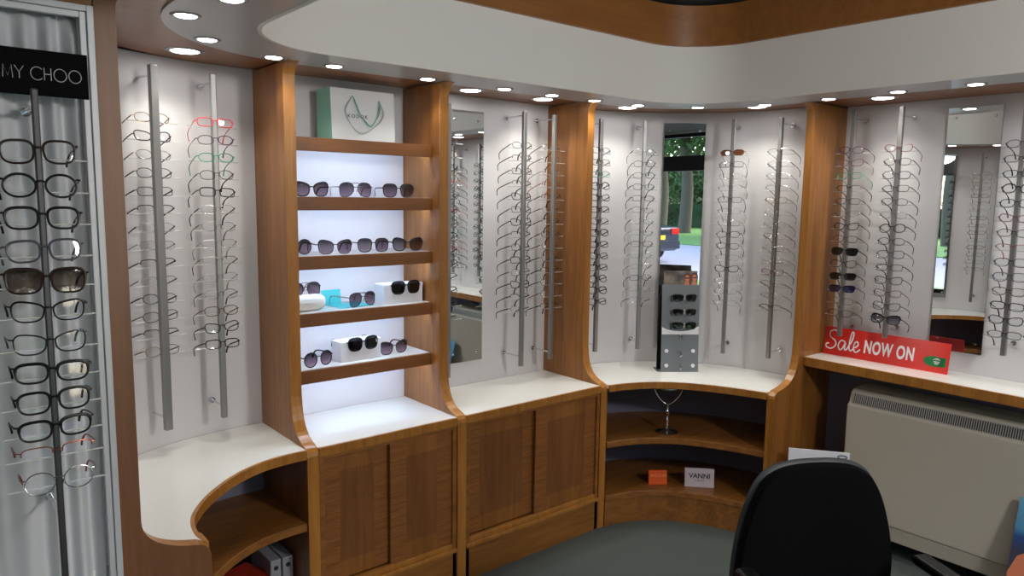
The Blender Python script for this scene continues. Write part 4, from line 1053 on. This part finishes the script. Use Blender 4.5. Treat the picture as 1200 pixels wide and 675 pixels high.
def leaves(bm, c, rad, n, size):
    for _ in range(n):
        while True:
            p = Vector([random.uniform(-1, 1) for _ in range(3)])
            if .35 < p.length < 1: break
        p = Vector((c[0]+p.x*rad[0], c[1]+p.y*rad[1], c[2]+p.z*rad[2]))
        a = Vector([random.gauss(0, 1) for _ in range(3)]).normalized(); b_ = a.orthogonal().normalized()*size*random.uniform(.6, 1.2); a2 = a.cross(b_)*.6
        bm.faces.new([bm.verts.new(p+b_), bm.verts.new(p+a2), bm.verts.new(p-b_), bm.verts.new(p-a2)])
def tree(x, y, h, r, label, tr=.32, low=.60):
    t = empty('street_tree', (x, y, 0), 0, label, 'tree', 'trees across the road')
    pts = catmull([(0, 0, 0), (.1, 0, h*.25), (-.05, .1, h*.5), (.2, 0, h*.8)], 4)
    bm = bmesh.new(); addtube(bm, pts, [tr*(1.05-.5*i/len(pts)) for i in range(len(pts))], 10, up=(0, 1, 0))
    for k in range(5):
        a = k*1.3; addtube(bm, [(0, 0, h*(.38+.06*k)), (math.cos(a)*r*.4, math.sin(a)*r*.4, h*(.55+.06*k)), (math.cos(a)*r*.8, math.sin(a)*r*.8, h*(.62+.07*k))], [tr*.4, tr*.25, tr*.08], 6)
    link('trunk', bm, G_['bark'], t, smooth=True)
    bm = bmesh.new()
    for k in range(9):
        a = k*2.4; leaves(bm, (math.cos(a)*r*.5, math.sin(a)*r*.5, h*(low+.05*k)), (r*.55, r*.55, h*.17), 520, .17)
    leaves(bm, (0, 0, h*(low+.12)), (r, r, h*.30), 1800, .18)
    link('foliage', bm, G_['leaf'], t)
for x, y, h, r, lb in ((-15.8, -21.5, 10, 4.6, 'tall leafy tree with thick trunk seen in the corner mirror'), (-19.5, -22.5, 9, 4.2, 'leafy tree left of the thick trunk in the corner mirror'), (-12.6, -25, 9.5, 4.4, 'leafy tree right of the thick trunk in the corner mirror'),
                       (-24.5, -26, 9, 4.6, 'leafy tree far along the road'), (-8.5, -21, 8.5, 4.0, 'leafy tree opposite the shop window'), (-3.2, -20, 9, 4.2, 'leafy tree straight across from the shop door'),
                       (3.0, -21, 9, 4.4, 'leafy tree across the road to the east'), (9, -22, 9, 4.4, 'leafy tree at the east end of the lawn'), (-30, -27, 9, 4.6, 'leafy tree at the west end of the lawn')):
    tree(x, y, h, r, lb)
for i, (x, y) in enumerate(((-36, -38), (-29, -36.5), (-22.5, -37.5), (-16, -36.5), (-9, -38), (-2, -37), (5, -38))):
    tree(x, y, 6.6, 3.6, ['dark low-crowned tree behind the hedge, '+q for q in ('far west', 'second from west', 'third from west', 'middle', 'third from east', 'second from east', 'far east')][i], .25, .30)
bm = bmesh.new()
for i in range(46):
    leaves(bm, (-38+i*1.3, -29+.4*math.sin(i), .95), (.95, .8, 1.0), 260, .13)
addbox(bm, -38, 21, -29.3, -28.7, 0, 1.4)
tag(link('hedge', bm, G_['hedge']), 'long dark green hedge behind the trees', 'hedge')
t = empty('brick_house', (-20, -50, 0), 0, 'pinkish brick building beyond the hedge', 'building')
link('wall', box(-14, 16, -4, 4, 0, 5.2), G_['brick'], t)
bm = bmesh.new(); addprism(bm, [(-4.6, 5.2), (4.6, 5.2), (0, 8)], -14.5, 16.5, lambda u, v, h: (h, u, v)); link('roof', bm, pbr('roof_tiles', srgb(96, 70, 60), .9, noise=.2), t)
for i in range(6):
    w_ = link('window', box(-11+i*4.6, -9.4+i*4.6, 4.0, 4.05, 1.2, 2.6), M['white'], t); link('pane', box(-10.9+i*4.6, -9.5+i*4.6, 4.05, 4.06, 1.3, 2.5), G_['glass'], w_)
# parked car: rear faces +X
t = empty('parked_car', (-9.95, -8.6, 0), 0, 'dark saloon car with yellow rear plate parked on the road', 'car')
prof = [(-2.2, .28), (2.15, .28), (2.22, .45), (2.24, .72), (2.18, .92), (1.55, 1.0), (1.05, 1.38), (-.45, 1.42), (-1.1, 1.02), (-2.0, .88), (-2.22, .65)]
bm = bmesh.new(); addprism(bm, prof, -.84, .84, lambda u, v, h: (u, h*(1-.14*max(0, v-.95)/.45), v)); link('body', bm, G_['carpaint'], t, bevel=.07, seg=3)
bm = bmesh.new(); addprism(bm, [(1.42, 1.04), (1.00, 1.33), (-.42, 1.37), (-.95, 1.05)], -.80, .80, lambda u, v, h: (u, h*1.005*(1-.14*max(0, v-.95)/.45)+math.copysign(.035, h), v)); link('side_window', bm, G_['glass'], t)
bm = bmesh.new(); addbox(bm, 1.10, 1.50, -.66, .66, -.006, .006, mtx=Matrix.Translation((.0, 0, 0))); bmesh.ops.transform(bm, matrix=Matrix.Translation((.02, 0, 1.21)) @ Matrix.Translation((1.3, 0, 0)) @ Matrix.Rotation(Rr(38), 4, 'Y') @ Matrix.Translation((-1.3, 0, 0)), verts=bm.verts); link('rear_window', bm, G_['glass'], t)
for s in (-1, 1):
    link('tail_lamp', box(2.19, 2.245, s*.66-.14, s*.66+.14, .74, .90), G_['tail'], t, bevel=.01)
    for x in (-1.35, 1.35):
        bm = bmesh.new(); addtube(bm, [(x, s*.70, .31), (x, s*.87, .31)], .31, 24); addtube(bm, [(x, s*.865, .31), (x, s*.885, .31)], .18, 16, mat=1); link('wheel', bm, [M['black'], M['alu']], t, smooth=True)
pl = link('number_plate', box(2.24, 2.25, -.26, .26, .60, .72), G_['plate'], t)
link('bumper', box(2.12, 2.28, -.82, .82, .34, .56), G_['carpaint'], t, bevel=.03)

# ------------------------------------------------------------------ light from the street, world, camera
w = D.worlds.new('sky'); SC.world = w; w.use_nodes = True; nt = w.node_tree; nt.nodes.clear()
wo = nt.nodes.new('ShaderNodeOutputWorld'); bg = nt.nodes.new('ShaderNodeBackground'); sk = nt.nodes.new('ShaderNodeTexSky')
sk.sky_type = 'NISHITA'; sk.sun_disc = False; sk.sun_elevation = Rr(42); sk.sun_rotation = Rr(150); sk.dust_density = 2.5; sk.air_density = 1.0; sk.ozone_density = 1
nt.links.new(sk.outputs[0], bg.inputs[0]); bg.inputs[1].default_value = .95; nt.links.new(bg.outputs[0], wo.inputs[0])
L = D.lights.new('window_portal', 'AREA'); L.shape = 'RECTANGLE'; L.size = WX1-WX0; L.size_y = WZ1-WZ0
L.cycles.is_portal = True
lo = D.objects.new('window_portal', L); COL.objects.link(lo); lo.location = ((WX0+WX1)/2, Y0-.16, (WZ0+WZ1)/2); lo.rotation_euler = (PI/2, 0, 0)

f, pitch, roll, yaw = 858.8, Rr(7.07), Rr(.80), Rr(50.23)
fw = Vector((math.cos(yaw)*math.cos(pitch), math.sin(yaw)*math.cos(pitch), -math.sin(pitch)))
r0 = Vector((math.sin(yaw), -math.cos(yaw), 0)); u0 = r0.cross(fw)
rr = math.cos(roll)*r0+math.sin(roll)*u0; uu = -math.sin(roll)*r0+math.cos(roll)*u0
cam = D.cameras.new('camera'); co = D.objects.new('camera', cam); COL.objects.link(co)
m3 = Matrix((rr, uu, -fw)).transposed(); co.matrix_world = Matrix.Translation((0, 0, 1.68)) @ m3.to_4x4()
cam.sensor_width = 36; cam.lens = f/1200*36; cam.clip_start = .05; cam.clip_end = 300
SC.camera = co

for r_, d in V.values():
    if r_.location.z < -40:
        for ch in list(r_.children): D.objects.remove(ch)
        D.objects.remove(r_)

SC.view_settings.view_transform = 'Standard'; SC.view_settings.look = 'None'
SC.view_settings.gamma = 1; SC.view_settings.use_curve_mapping = False
SC.view_settings.exposure = 0.25
try:
    SC.cycles.transparent_max_bounces = 24; SC.cycles.max_bounces = 10; SC.cycles.caustics_reflective = False; SC.cycles.caustics_refractive = False
    SC.cycles.sample_clamp_indirect = 4
except Exception: pass
